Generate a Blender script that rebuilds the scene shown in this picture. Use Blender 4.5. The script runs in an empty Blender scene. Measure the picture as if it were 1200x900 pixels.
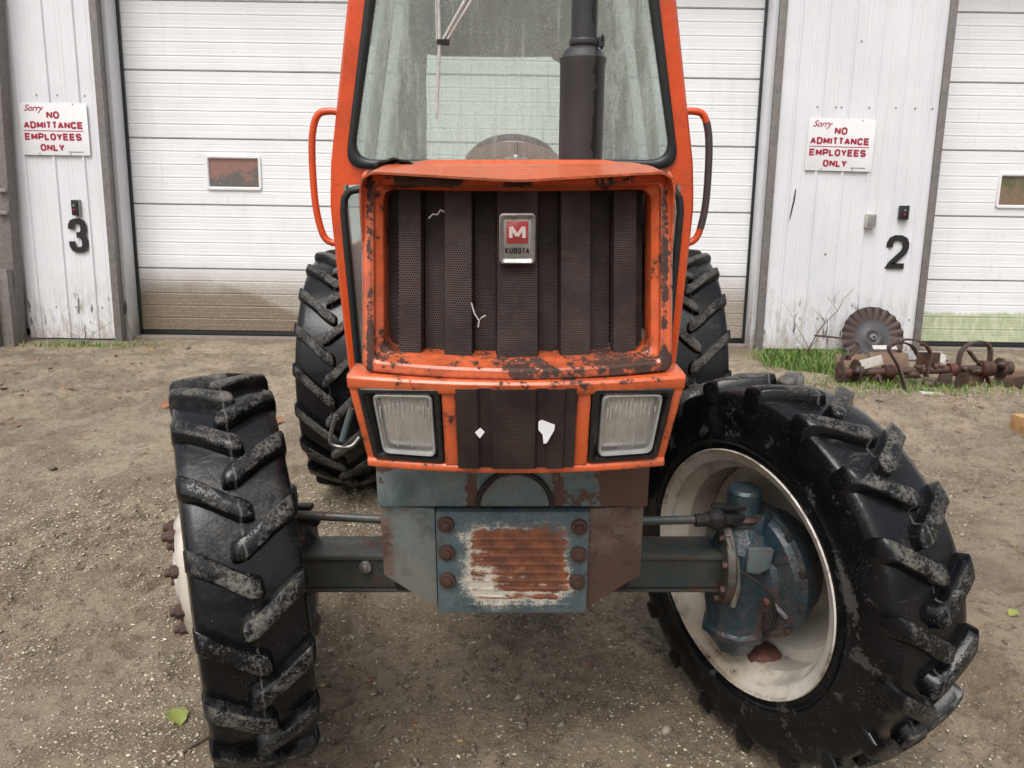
import bpy, bmesh, math, random
import numpy as np
from mathutils import Vector, Matrix, Euler
random.seed(7); RNG = np.random.default_rng(7)
SC = bpy.context.scene
COL = SC.collection
rad = math.radians

# ------------------------------------------------------------------ camera, sky, sun, exposure
PITCH, SLOPE, ROLL = rad(10.2), rad(6.3), 0.015184
CAM_ROT = Matrix.Rotation(math.pi/2 - PITCH, 4, 'X') @ Matrix.Rotation(ROLL, 4, 'Z')
YARD = CAM_ROT @ Matrix.Rotation(math.pi/2 - PITCH - SLOPE, 4, 'X').inverted()     # frame of the sloping yard (tractor stands in it)
cam_d = bpy.data.cameras.new('camera'); cam = bpy.data.objects.new('camera', cam_d); COL.objects.link(cam)
cam_d.sensor_width = 36; cam_d.lens = 26.1; cam_d.clip_end = 600; cam_d.clip_start = .05
cam.matrix_world = Matrix.Translation(YARD @ Vector((0, 0, 1.6))) @ CAM_ROT
SC.camera = cam
SUN_EL, SUN_ROT = rad(58), rad(200)
w = bpy.data.worlds.new('World'); SC.world = w; w.use_nodes = True
wn = w.node_tree.nodes; wl = w.node_tree.links; wn.clear()
sky = wn.new('ShaderNodeTexSky'); sky.sky_type = 'NISHITA'; sky.sun_disc = False
sky.sun_elevation = SUN_EL; sky.sun_rotation = SUN_ROT; sky.dust_density = 6; sky.air_density = 1.2
hs = wn.new('ShaderNodeHueSaturation'); hs.inputs['Saturation'].default_value = .26
bgn = wn.new('ShaderNodeBackground'); bgn.inputs[1].default_value = .15
wo = wn.new('ShaderNodeOutputWorld')
wl.new(sky.outputs[0], hs.inputs['Color']); wl.new(hs.outputs[0], bgn.inputs[0]); wl.new(bgn.outputs[0], wo.inputs[0])
sd = bpy.data.lights.new('sun', 'SUN'); sd.energy = 1.0; sd.angle = rad(35); sd.color = (1, .98, .95)
so = bpy.data.objects.new('sun', sd); COL.objects.link(so)
_d = Vector((math.sin(SUN_ROT)*math.cos(SUN_EL), math.cos(SUN_ROT)*math.cos(SUN_EL), math.sin(SUN_EL)))
so.rotation_euler = _d.to_track_quat('Z', 'Y').to_euler(); so.location = _d*30
SC.view_settings.view_transform = 'Standard'; SC.view_settings.look = 'None'
SC.view_settings.exposure = 0.28; SC.view_settings.gamma = 1.0

# ------------------------------------------------------------------ material kit
class Mat:
    def __init__(s, name):
        s.m = bpy.data.materials.new(name); s.m.use_nodes = True
        s.t = s.m.node_tree; s.t.nodes.clear()
        s.out = s.t.nodes.new('ShaderNodeOutputMaterial')
        s.tc = s.t.nodes.new('ShaderNodeTexCoord'); s.P = s.tc.outputs['Object']
    def n(s, typ, props=None, **ins):
        nd = s.t.nodes.new(typ)
        for k, v in (props or {}).items(): setattr(nd, k, v)
        for k, v in ins.items():
            key = int(k[1:]) if k[0] == 'i' and k[1:].isdigit() else k.replace('_', ' ')
            s.put(nd.inputs[key], v)
        return nd
    def put(s, sock, v):
        if isinstance(v, bpy.types.NodeSocket): s.t.links.new(v, sock)
        else:
            if isinstance(v, (tuple, list)) and len(v) == 3 and sock.type == 'RGBA': v = (*v, 1)
            sock.default_value = v
    def math(s, op, a, b=0.0, clamp=False):
        return s.n('ShaderNodeMath', dict(operation=op, use_clamp=clamp), i0=a, i1=b).outputs[0]
    def add(s, a, b): return s.math('ADD', a, b)
    def sub(s, a, b): return s.math('SUBTRACT', a, b)
    def mul(s, a, b): return s.math('MULTIPLY', a, b)
    def mx(s, a, b): return s.math('MAXIMUM', a, b)
    def mn(s, a, b): return s.math('MINIMUM', a, b)
    def noise(s, scale, detail=4, rough=.55, dist=0, vec=None, w=None):
        nd = s.n('ShaderNodeTexNoise', dict(noise_dimensions='4D' if w is not None else '3D'), Scale=scale, Detail=detail, Roughness=rough, Distortion=dist, Vector=vec or s.P)
        if w is not None: s.put(nd.inputs['W'], w)
        return nd.outputs['Fac']
    def voro(s, scale, feature='F1', vec=None, out='Distance', rnd=1.0):
        return s.n('ShaderNodeTexVoronoi', dict(feature=feature), Scale=scale, Randomness=rnd, Vector=vec or s.P).outputs[out]
    def scl(s, x, y, z, vec=None):
        return s.n('ShaderNodeVectorMath', dict(operation='MULTIPLY'), i0=vec or s.P, i1=(x, y, z)).outputs[0]
    def step(s, v, a, b, lo=0.0, hi=1.0):
        return s.n('ShaderNodeMapRange', dict(interpolation_type='SMOOTHSTEP', clamp=True), Value=v, From_Min=a, From_Max=b, To_Min=lo, To_Max=hi).outputs[0]
    def lin(s, v, a, b, lo=0.0, hi=1.0):
        return s.n('ShaderNodeMapRange', dict(clamp=True), Value=v, From_Min=a, From_Max=b, To_Min=lo, To_Max=hi).outputs[0]
    def mix(s, f, a, b):
        nd = s.n('ShaderNodeMix', dict(data_type='RGBA'))
        s.put(nd.inputs[0], f); s.put(nd.inputs[6], a); s.put(nd.inputs[7], b); return nd.outputs[2]
    def fmix(s, f, a, b):
        nd = s.n('ShaderNodeMix', dict(data_type='FLOAT'))
        s.put(nd.inputs[0], f); s.put(nd.inputs[2], a); s.put(nd.inputs[3], b); return nd.outputs[0]
    def xyz(s, vec=None): return s.n('ShaderNodeSeparateXYZ', None, i0=vec or s.P).outputs
    def bump(s, h, strength=.3, dist=.01, normal=None):
        nd = s.n('ShaderNodeBump', None, Height=h, Strength=strength, Distance=dist)
        if normal is not None: s.put(nd.inputs['Normal'], normal)
        return nd.outputs[0]
    def edge(s, radius=.012, lo=.02, hi=.25):
        bv = s.n('ShaderNodeBevel', dict(samples=4), Radius=radius).outputs[0]
        g = s.n('ShaderNodeNewGeometry').outputs['Normal']
        d = s.n('ShaderNodeVectorMath', dict(operation='DOT_PRODUCT'), i0=bv, i1=g).outputs['Value']
        return s.step(s.sub(1.0, d), lo, hi)
    def rnd(s): return s.n('ShaderNodeObjectInfo').outputs['Random']
    def bsdf(s, base, rough=.5, metal=0.0, normal=None, coat=0.0, **kw):
        b = s.n('ShaderNodeBsdfPrincipled', None, Base_Color=base, Roughness=rough, Metallic=metal, **kw)
        if coat: s.put(b.inputs['Coat Weight'], coat); b.inputs['Coat Roughness'].default_value = .12
        if normal is not None: s.put(b.inputs['Normal'], normal)
        return b.outputs[0]
    def done(s, sh): s.t.links.new(sh, s.out.inputs[0]); return s.m

def rust_col(k):
    a = k.noise(38, 5, .65); b = k.noise(9, 3)
    c = k.mix(k.step(a, .35, .7), (.028, .014, .011), (.085, .032, .017))
    return k.mix(k.step(b, .45, .75), c, (.045, .022, .018))

def paint(name, col, rust=.5, edgew=.35, rough=.3, fade=None, scale=1.0, streak=0.0, coat=.5, zone=None, grime=.35, cast=0.0):
    """weathered painted sheet metal: colour, chips and rust by noise, heavier at corners"""
    k = Mat(name)
    big = k.noise(5*scale, 5, .6, .3); med = k.noise(26*scale, 6, .68); fine = k.noise(120, 4, .6)
    m = k.add(k.mul(big, .55), k.mul(med, .45))
    th = 1.0 - rust*.55
    msk = m
    if edgew:
        msk = k.add(m, k.mul(k.edge(), edgew*.42))
    if zone: msk = k.add(msk, zone(k))
    r = k.step(k.add(msk, k.mul(k.sub(fine, .5), .22)), th-.02, th+.012)
    tone = k.mix(k.step(k.noise(3.1, 4, .6), .3, .75), col, fade or tuple(c*.82 for c in col))
    if streak:
        st = k.noise(14, 4, .6, vec=k.scl(1, 1, .12))
        tone = k.mix(k.mul(k.step(st, .5, .75), streak), tone, (.09, .045, .025))
    tone = k.mix(k.mul(k.step(k.noise(210, 3), .6, .72), .25), tone, (.10, .06, .045))
    gm = k.mul(k.step(k.add(k.mul(k.noise(7, 6, .7, .6), .7), k.mul(k.noise(75, 4, .7), .3)), .48, .60), grime)
    tone = k.mix(gm, tone, tuple(c*.42+.012 for c in col))
    halo = k.mul(k.step(k.add(msk, 0.0), th-.12, th), .35)
    tone = k.mix(halo, tone, (.16, .05, .02))
    c = k.mix(r, tone, rust_col(k))
    rg = k.fmix(r, k.lin(k.noise(60, 3), .3, .7, rough-.06, rough+.14), .72)
    h = k.add(k.mul(r, -.6), k.add(k.mul(k.noise(170, 4), .25), k.mul(k.noise(7, 2), 2.2)))
    if cast: h = k.add(h, k.mul(k.noise(22, 5, .65, .5), cast))
    return k.done(k.bsdf(c, rg, 0, k.bump(h, .35, .0035), coat=k.mul(k.sub(1.0, r), coat)))

M = {}
M['orange'] = paint('orange_paint', (.72, .080, .010), .30, .25, .30)
M['orange_hood'] = paint('orange_hood_paint', (.70, .11, .028), .52, .55, .32, fade=(.62, .15, .06))
def z_frame(k):
    x, y, z = k.xyz()
    low = k.mul(k.step(z, 1.262, 1.240), k.lin(x, -.25, .05, .03, .085))
    topl = k.mul(k.step(z, 1.552, 1.566), k.mul(k.step(x, -.07, -.12), k.mul(k.step(x, -.24, -.20), .22)))
    mid = k.mul(k.step(z, 1.552, 1.566), k.mul(k.step(k.math('ABSOLUTE', k.sub(x, .012)), .035, .02), .22))
    side = k.mul(k.step(k.math('ABSOLUTE', k.sub(k.math('ABSOLUTE', k.sub(x, .010)), .281)), .010, .003), .10)
    return k.add(k.add(low, topl), k.add(mid, side))
M['orange_frame'] = paint('orange_frame_paint', (.66, .098, .020), .75, .40, .34, fade=(.6, .12, .04), zone=z_frame, scale=1.5, grime=.5)
M['orange_panel'] = paint('orange_panel_paint', (.70, .105, .022), .76, .42, .34, fade=(.64, .14, .05), scale=1.7)
M['blue'] = paint('blue_paint', (.060, .110, .125), .74, .5, .4, fade=(.10, .145, .155), streak=.55)
M['blue_dark'] = paint('blue_dark_paint', (.010, .030, .043), .70, .4, .34, fade=(.022, .046, .058), streak=.5, coat=.22, scale=1.3, cast=9.0)
M['axle'] = paint('axle_paint', (.026, .042, .042), .70, .5, .45, fade=(.065, .072, .060), streak=.5, coat=.15, grime=.6, scale=1.4, cast=3.0)
M['rust'] = paint('rust_paint', (.13, .055, .042), .75, .2, .6, coat=.1)
M['tubeblack'] = paint('worn_handle_paint', (.06, .045, .045), .6, .2, .4)
M['wheelwhite'] = paint('wheel_white_paint', (.66, .63, .57), .62, .30, .38, fade=(.46, .39, .30), streak=.5, grime=.2)

def simple(name, col, rough=.5, metal=0, bumps=None, var=.25, coat=0, dirt=None):
    k = Mat(name)
    c = k.mix(k.step(k.noise(18, 5, .6), .3, .75), col, tuple(x*(1-var) for x in col))
    if dirt: c = k.mix(k.mul(k.step(k.noise(45, 5, .7), .5, .68), dirt[1]), c, dirt[0])
    r = k.lin(k.noise(30, 3), .3, .7, max(.02, rough-.08), rough+.1)
    nr = k.bump(k.noise(bumps[0], 5, .6), bumps[1], bumps[2]) if bumps else None
    return k.done(k.bsdf(c, r, metal, nr, coat=coat))
M['black'] = simple('black_plastic', (.012, .013, .014), .33, bumps=(240, .1, .002), dirt=((.10, .085, .07), .25))
M['seal'] = simple('black_rubber_seal', (.012, .017, .018), .42, bumps=(300, .1, .002))
M['dark'] = simple('dark_grime', (.012, .010, .009), .7, bumps=(60, .5, .01))
M['liner'] = simple('headliner', (.24, .225, .22), .85, bumps=(260, .3, .002))
M['pillar'] = simple('inner_pillar_trim', (.34, .33, .31), .7, bumps=(160, .3, .003), dirt=((.10, .09, .07), .6))
M['chrome'] = simple('badge_chrome', (.42, .41, .40), .42, 1, bumps=(300, .15, .001), dirt=((.18, .16, .14), .6))
M['badgered'] = simple('badge_red', (.34, .030, .035), .3, dirt=((.3, .25, .22), .4))
M['badgewhite'] = simple('badge_letter', (.62, .50, .48), .4)
M['lensrim'] = simple('lens_rim_glass', (.36, .35, .34), .2, dirt=((.15, .12, .1), .4), coat=.5)
M['flute'] = simple('lens_flute_glass', (.46, .45, .43), .15, coat=.6)
M['cowl'] = simple('faded_red_cowl', (.30, .12, .085), .6)
M['ink'] = simple('black_ink', (.010, .010, .011), .5, var=.1)
M['wiper'] = simple('wiper_white', (.60, .59, .57), .4, dirt=((.2, .15, .12), .5))
M['bolt'] = simple('rusty_bolt', (.075, .035, .026), .6, bumps=(120, .5, .004), dirt=((.03, .015, .012), .8))
M['steel'] = simple('worn_steel', (.34, .33, .31), .42, .8, bumps=(90, .3, .003), dirt=((.15, .08, .05), .5))
M['reflector'] = simple('lamp_reflector', (.90, .90, .88), .14, 1)
M['signwhite'] = simple('sign_white', (.78, .77, .78), .35, var=.06)
M['signred'] = simple('sign_red', (.34, .012, .045), .4, var=.1)
M['numblack'] = simple('number_black', (.012, .011, .011), .55, bumps=(90, .2, .002))
M['wood'] = simple('cut_wood', (.52, .30, .13), .75, bumps=(60, .5, .004), dirt=((.25, .10, .04), .6))
M['board'] = simple('weathered_board', (.20, .125, .080), .8, bumps=(50, .5, .006), dirt=((.1, .07, .05), .6))
M['paperscrap'] = simple('pale_scrap', (.55, .52, .48), .8, bumps=(80, .4, .004), dirt=((.3, .2, .14), .5))
M['implement'] = paint('implement_rust', (.060, .034, .026), .72, .2, .6, coat=.15)
M['implement_red'] = paint('implement_red_rust', (.085, .020, .017), .84, .3, .5, coat=.2)
M['concrete'] = simple('concrete', (.24, .20, .165), .85, bumps=(70, .5, .006), dirt=((.12, .09, .065), .7))
M['greypost'] = simple('grey_post_steel', (.20, .18, .17), .6, bumps=(40, .3, .005), dirt=((.10, .085, .065), .7))
M['jamb'] = simple('jamb_galvanised', (.29, .285, .275), .5, .15, bumps=(30, .25, .006), dirt=((.15, .135, .11), .6))
M['cloth'] = simple('dark_grey_panel', (.055, .06, .065), .6, bumps=(30, .4, .01))

def m_muffler():
    k = Mat('muffler_grey')
    c = k.mix(k.step(k.noise(12, 4), .3, .7), (.024, .026, .029), (.036, .037, .040))
    x, y, z = k.xyz()
    st = k.mul(k.step(k.sub(x, k.mul(k.sub(k.noise(30, 4, .6, vec=k.scl(.3, .3, 1)), .5), .045)), .196, .200), k.step(x, .216, .208))
    c = k.mix(k.mul(st, k.step(z, 1.60, 1.63)), c, (.008, .006, .005))
    return k.done(k.bsdf(c, k.fmix(st, .5, .3), 0, k.bump(k.noise(140, 4), .2, .002)))
M['muffler'] = m_muffler()

def m_rubber(name, R, mudamt=.5):
    k = Mat(name)
    x, y, z = k.xyz()
    r = k.math('SQRT', k.add(k.mul(y, y), k.mul(z, z)))
    rn = k.rnd()
    base = k.mix(k.step(k.noise(9, 4), .3, .7), (.0030, .0034, .0044), (.0065, .0068, .0082))
    n1 = k.noise(24, 6, .72, .4, w=k.mul(rn, 9)); n2 = k.noise(150, 4, .7, w=k.mul(rn, 5)); n3 = k.noise(4.5, 4, .6, w=k.mul(rn, 3))
    top = k.step(r, R-.012, R-.004)
    mud = k.mul(k.step(k.add(k.add(k.mul(n1, .45), k.mul(n2, .35)), k.mul(n3, .2)), .52-.09*mudamt, .60-.07*mudamt), k.add(k.mul(top, .85), k.mul(k.step(n3, .54, .72), .30)))
    # dried run marks down the sidewalls
    side = k.mul(k.step(k.noise(11, 5, .7, vec=k.scl(1, 1, 1.0), w=2.0), .57, .62), k.step(r, R-.03, R-.08))
    mudc = k.mix(n2, (.045, .042, .038), (.21, .195, .170))
    c = k.mix(mud, base, mudc)
    c = k.mix(k.mul(side, .45), c, (.10, .095, .088))
    run = k.mul(k.step(k.noise(34, 5, .7, vec=k.scl(.2, 1, 1), w=6.0), .60, .64), k.step(n3, .42, .55))
    c = k.mix(k.mul(run, .35), c, (.085, .08, .075))
    speck = k.step(k.noise(330, 2, .5, w=k.mul(rn, 4)), .66, .70)
    c = k.mix(k.mul(k.mul(speck, k.step(k.noise(13, 4, .6), .48, .64)), .40), c, (.34, .33, .30))
    drip = k.mul(k.step(k.math('ABSOLUTE', k.add(x, k.mul(k.sub(k.noise(40, 3), .5), .012))), .004, .001), k.step(k.noise(26, 4, .6), .48, .56))
    c = k.mix(k.mul(drip, .5), c, (.16, .155, .145))
    rg = k.fmix(mud, k.lin(n3, .3, .7, .10, .30), .75)
    rg = k.mx(rg, k.mul(side, .6))
    h = k.add(k.mul(mud, k.add(.5, n2)), k.mul(k.noise(55, 3), .35))
    return k.done(k.bsdf(c, rg, 0, k.bump(h, .5, .005), Specular_IOR_Level=.32))
M['rubber_f'] = m_rubber('front_tyre_rubber', .53)
M['rubber_r'] = m_rubber('rear_tyre_rubber', .605, .8)

def m_mesh():
    k = Mat('perforated_grille')
    v = k.xyz()
    # staggered round perforations 5 mm apart
    row = k.math('FLOOR', k.mul(v[2], 235)); off = k.mul(k.math('MODULO', k.math('ABSOLUTE', row), 2), .5)
    fx = k.sub(k.math('FRACT', k.add(k.mul(v[0], 210), off)), .5); fz = k.sub(k.math('FRACT', k.mul(v[2], 235)), .5)
    d = k.math('SQRT', k.add(k.mul(fx, fx), k.mul(fz, fz)))
    hole = k.step(d, .40, .28)
    big = k.noise(8, 5, .6)
    c = k.mix(k.step(big, .35, .7), (.036, .024, .022), (.080, .056, .051))
    c = k.mix(k.step(k.noise(45, 5, .7), .54, .66), c, (.07, .040, .028))
    c = k.mix(hole, c, (.004, .0025, .0025))
    return k.done(k.bsdf(c, .62, 0, k.bump(k.sub(1.0, hole), .5, .002), Specular_IOR_Level=.2))
M['mesh'] = m_mesh()

def m_plate():
    k = Mat('front_plate_paint')
    x, y, z = k.xyz()
    n = k.noise(14, 6, .65); n2 = k.noise(90, 5, .7); n3 = k.noise(5, 3)
    blue = k.mix(k.step(k.noise(8, 6, .7), .35, .65), (.040, .078, .098), (.095, .130, .140)); blue = k.mix(k.mul(k.step(k.noise(240, 3, .7), .50, .62), .45), blue, (.17, .165, .15)); blue = k.mix(k.mul(k.step(k.noise(11, 6, .7, .5, vec=k.scl(1, 1, .5)), .53, .62), .5), blue, (.055, .045, .035))
    # primer patch, ragged outline: rounded box x -.125...148, z .62...835
    wob = k.mul(k.sub(n, .5), .11)
    dx = k.sub(k.math('ABSOLUTE', k.sub(x, .008)), .118); dz = k.sub(k.math('ABSOLUTE', k.sub(z, .728)), .100)
    dx = k.mx(k.add(dx, .05), 0.0); dz = k.mx(k.add(dz, .05), 0.0)
    d = k.sub(k.math('SQRT', k.add(k.mul(dx, dx), k.mul(dz, dz))), .05)
    patch = k.step(k.add(k.add(d, wob), k.add(k.mul(k.sub(n2, .5), .04), k.mul(k.sub(k.noise(420, 2, .6), .5), .075))), .012, -.012)
    white = k.mix(n2, (.66, .62, .54), (.42, .38, .30))
    rm = k.add(k.lin(x, -.13, .16, .10, .62), k.lin(z, .62, .84, -.18, .30))
    gr = k.step(k.noise(60, 5, .7, vec=k.scl(.25, 1, 1.2)), .42, .60)
    rm = k.sub(rm, k.step(k.add(d, wob), -.022, .004, 0, .55))
    stripe = k.mul(k.math('SINE', k.mul(z, 299.2)), k.step(z, .77, .70, 0, .11))
    rm = k.sub(rm, stripe)
    rmask = k.step(k.add(k.mul(k.sub(k.noise(380, 2, .6), .5), .35), k.add(k.mul(k.add(n, k.mul(gr, .25)), .9), k.sub(rm, .20))), .45, .64)
    rust = k.mix(k.step(k.noise(28, 6, .7), .35, .65), k.mix(n2, (.30, .10, .038), (.17, .055, .026)), (.10, .036, .024))
    yel = k.mix(k.mul(k.step(n3, .4, .6), .6), rust, (.30, .13, .05))
    c = k.mix(patch, blue, k.mix(rmask, white, yel))
    out = k.step(k.noise(20, 6, .7), .60, .64)
    c = k.mix(k.mul(out, k.sub(1.0, patch)), c, (.06, .03, .022))
    return k.done(k.bsdf(c, .55, 0, k.bump(k.add(n2, k.mul(patch, .5)), .35, .003)))
M['plate'] = m_plate()

def m_wing():
    k = Mat('bolster_side_paint')
    x, y, z = k.xyz()
    n = k.noise(13, 6, .65); n2 = k.noise(120, 5, .75)
    blue = k.mix(k.step(k.noise(7, 6, .7), .35, .65), (.075, .115, .125), (.145, .165, .155)); blue = k.mix(k.mul(k.step(k.noise(12, 6, .75, .4), .52, .62), .5), blue, (.070, .055, .042))
    rust = k.mix(n2, (.050, .030, .025), (.12, .062, .044)); rust = k.mix(k.step(k.noise(7, 5, .7), .45, .62), rust, (.135, .095, .075)); rust = k.mix(k.mul(k.step(k.noise(30, 6, .7), .55, .62), .7), rust, (.035, .022, .018))
    m = k.step(k.add(k.add(k.mul(n, .6), k.mul(n2, .3)), k.lin(x, -.05, .10, 0, .5)), .60, .67)
    e = k.step(x, -.262, -.285)
    m = k.mx(m, k.mul(e, k.step(n, .35, .5)))
    low = k.mul(k.step(z, .86, .64), k.step(k.noise(260, 4, .7), .46, .56))
    c = k.mix(m, k.mix(low, blue, (.17, .15, .12)), rust)
    return k.done(k.bsdf(c, .5, 0, k.bump(n2, .3, .003)))
M['wing'] = m_wing()

def m_cross():
    k = Mat('cross_plate_paint')
    x, y, z = k.xyz(); n = k.noise(15, 7, .7); n2 = k.noise(110, 5, .75); n3 = k.noise(5, 4, .6)
    blue = k.mix(k.step(k.noise(9, 6, .7, .4), .35, .65), (.070, .112, .125), (.165, .205, .205)); blue = k.mix(k.mul(k.step(n2, .5, .65), .3), blue, (.08, .075, .065))
    rust = k.mix(n2, (.050, .028, .022), (.12, .055, .038))
    # flaked away along the top edge, round the half-round cover and over the right third
    lim = k.mx(k.step(k.math('ABSOLUTE', k.sub(x, .19)), .10, .0, 0, .10), k.step(x, .175, .225, 0, .45))
    lim = k.mx(lim, k.step(z, .945, .965, 0, .18))
    lim = k.mx(lim, k.step(k.math('ABSOLUTE', k.sub(k.math('ABSOLUTE', k.sub(x, .006)), .095)), .03, .0, 0, .20))
    m = k.step(k.add(n, lim), .62, .64)
    return k.done(k.bsdf(k.mix(m, blue, rust), k.fmix(m, .4, .65), 0, k.bump(k.add(k.mul(m, -1.0), k.mul(n2, .3)), .4, .003), coat=.2))
M['cross'] = m_cross()

def m_glass(name, tint, film=.10, drops=True, refl=1.0):
    k = Mat(name)
    x, y, z = k.xyz()
    st = k.noise(30, 4, .6, vec=k.scl(1.4, 1, .10)); dr = k.voro(190); n = k.noise(420, 2, .6)
    drop = k.mul(k.step(dr, .34, .20), k.step(k.noise(20, 4, .6), .40, .56)) if drops else 0.0
    tr = k.n('ShaderNodeBsdfTransparent', None, Color=tint).outputs[0]
    nr = k.bump(k.add(k.mul(drop, 1.0), k.mul(n, .3)) if drops else n, .25 if drops else .02, .002)
    gl = k.n('ShaderNodeBsdfGlossy', None, Color=(1, 1, 1), Roughness=.06, Normal=nr).outputs[0]
    fc = k.n('ShaderNodeLayerWeight', None, Blend=.5).outputs['Facing']
    fr = k.add(.035, k.mul(k.math('POWER', fc, 4.0), .55))
    a = k.n('ShaderNodeMixShader', None, i0=k.mul(fr, refl), i1=tr, i2=gl).outputs[0]
    df = k.n('ShaderNodeMixShader', None, i0=.5, i1=k.n('ShaderNodeBsdfDiffuse', None, Color=(.70, .76, .73)).outputs[0], i2=k.n('ShaderNodeBsdfTranslucent', None, Color=(.78, .86, .82)).outputs[0]).outputs[0]
    f = k.add(film, k.mul(k.step(st, .5, .8), film*1.6))
    if drops:
        ax_ = k.step(k.math('ABSOLUTE', x), .26, .36)
        f = k.add(f, k.add(k.mul(drop, .28), k.mul(ax_, k.mul(k.step(k.noise(26, 7, .8, vec=k.scl(1.2, 1, .30)), .44, .62), .26))))
        f = k.add(f, k.mul(k.step(k.noise(150, 3, .7), .55, .68), .09))
    return k.done(k.n('ShaderNodeMixShader', None, i0=f, i1=a, i2=df).outputs[0])
M['windshield'] = m_glass('rain_wet_windshield', (.94, .985, .965), .19)
M['cabglass'] = m_glass('cab_glass', (.95, .985, .97), .16, False)
M['misted'] = m_glass('misted_rear_glass', (.97, 1.0, .985), .14, False)
def m_lens():
    k = Mat('headlight_lens')
    tr = k.n('ShaderNodeBsdfTransparent', None, Color=(.93, .93, .92)).outputs[0]
    x, y, z = k.xyz()
    rib = k.math('SINE', k.mul(x, 560)); n = k.noise(50, 4)
    b = k.bsdf(k.mix(k.step(n, .4, .7), (.66, .645, .63), (.50, .48, .46)), .12, 0, k.bump(k.add(k.mul(rib, .12), k.noise(24, 4, .6, .8)), .45, .004), coat=.5)
    return k.done(k.n('ShaderNodeMixShader', None, i0=.24, i1=tr, i2=b).outputs[0])
M['lens'] = m_lens()
def m_doorpane(nm, up_, dn):
    k = Mat(nm)
    n = k.noise(9, 5, .6); x, y, z = k.xyz()
    c = k.mix(k.step(k.add(n, k.lin(z, 2.13, 2.38, -.2, .25)), .42, .62), dn, up_)  # scene reflected in the pane, painted as an upper and a lower tint
    c = k.mix(k.mul(k.step(k.noise(40, 3), .62, .7), .5), c, (.3, .28, .26))
    return k.done(k.bsdf(c, .12, 0, None, coat=.3))
M['doorpane'] = m_doorpane('door_pane_painted_reflection', (.26, .135, .11), (.12, .105, .095)); M['doorpane_green'] = m_doorpane('green_door_window_pane', (.12, .115, .06), (.20, .14, .09))

def m_door(name, kind):
    k = Mat(name)
    x, y, z = k.xyz()
    c = k.mix(k.step(k.noise(2.2, 4, .6), .3, .7), (.80, .805, .815), (.755, .76, .77))
    st = k.noise(9, 5, .65, vec=k.scl(1, 1, .12)); n2 = k.noise(70, 5, .75); n1 = k.noise(4, 4, .6)
    c = k.mix(k.mul(k.step(st, .5, .75), .16), c, (.52, .51, .48))
    if kind == 'brown':
        hgt = k.add(k.mul(k.sub(n1, .5), .16), k.sub(1.44, z))
        d1 = k.step(hgt, -.06, .34)
        # the splash reaches higher to the left; the lower right keeps a darker wedge
        wedge = k.step(k.add(k.sub(k.add(1.30, k.mul(k.add(x, 2.9), -.42)), z), k.mul(k.sub(n1, .5), .12)), -.02, .05)
        lower = k.step(z, 1.38, .80)
        dirt = k.mix(k.step(n2, .42, .60), (.17, .122, .075), (.30, .238, .168))
        dirt = k.mix(k.mul(wedge, .45), dirt, (.13, .095, .065))
        f = k.mul(d1, k.add(.74, k.add(k.mul(wedge, .16), k.mul(lower, .10))))
        c = k.mix(f, c, dirt)
        c = k.mix(k.mul(k.step(k.noise(160, 3), .60, .66), k.mul(k.step(z, 1.15, .8), .7)), c, (.55, .50, .42))
    else:
        hgt = k.sub(k.add(1.075, k.mul(k.sub(k.noise(12, 4, .6, vec=k.scl(1, 1, .2)), .5), .10)), z)
        g = k.step(hgt, -.01, .03)
        gc = k.mix(k.step(k.noise(30, 5, .7, vec=k.scl(1, 1, .3)), .4, .65), (.30, .36, .15), (.50, .53, .33))
        c = k.mix(k.mul(g, .80), c, gc)
    sc = k.step(k.noise(24, 2, .5, 2.5, vec=k.scl(.5, 1, 1.6)), .705, .73)
    c = k.mix(k.mul(sc, .5), c, (.40, .39, .37))
    return k.done(k.bsdf(c, .38, 0, k.bump(k.add(k.noise(3, 3), k.mul(n2, .08)), .35, .012)))
M['door_brown'] = m_door('white_door_muddy', 'brown'); M['door_green'] = m_door('white_door_algae', 'green')

def m_siding():
    k = Mat('white_steel_siding')
    x, y, z = k.xyz()
    c = k.mix(k.step(k.noise(1.7, 5, .6), .3, .7), (.72, .725, .75), (.66, .665, .69))
    st = k.noise(13, 5, .65, vec=k.scl(1, 1, .07)); n2 = k.noise(60, 5, .75)
    c = k.mix(k.mul(k.step(st, .48, .75), .20), c, (.47, .465, .455))
    lo = k.step(z, 1.45, .72)
    c = k.mix(k.mul(lo, k.mul(k.step(k.noise(16, 5, .7, vec=k.scl(1, 1, .25)), .42, .66), .75)), c, (.32, .26, .18))
    c = k.mix(k.mul(k.step(z, 1.35, 1.05), k.mul(k.step(k.noise(15, 4, .6, vec=k.scl(1, 1, .22)), .60, .66), .9)), c, (.085, .075, .055))
    c = k.mix(k.mul(k.step(z, .90, .72), k.mul(k.step(n2, .40, .55), .6)), c, (.26, .20, .14))
    return k.done(k.bsdf(c, .42, 0, k.bump(k.add(k.noise(2.5, 3), k.mul(n2, .06)), .2, .012)))
M['siding'] = m_siding()

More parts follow.
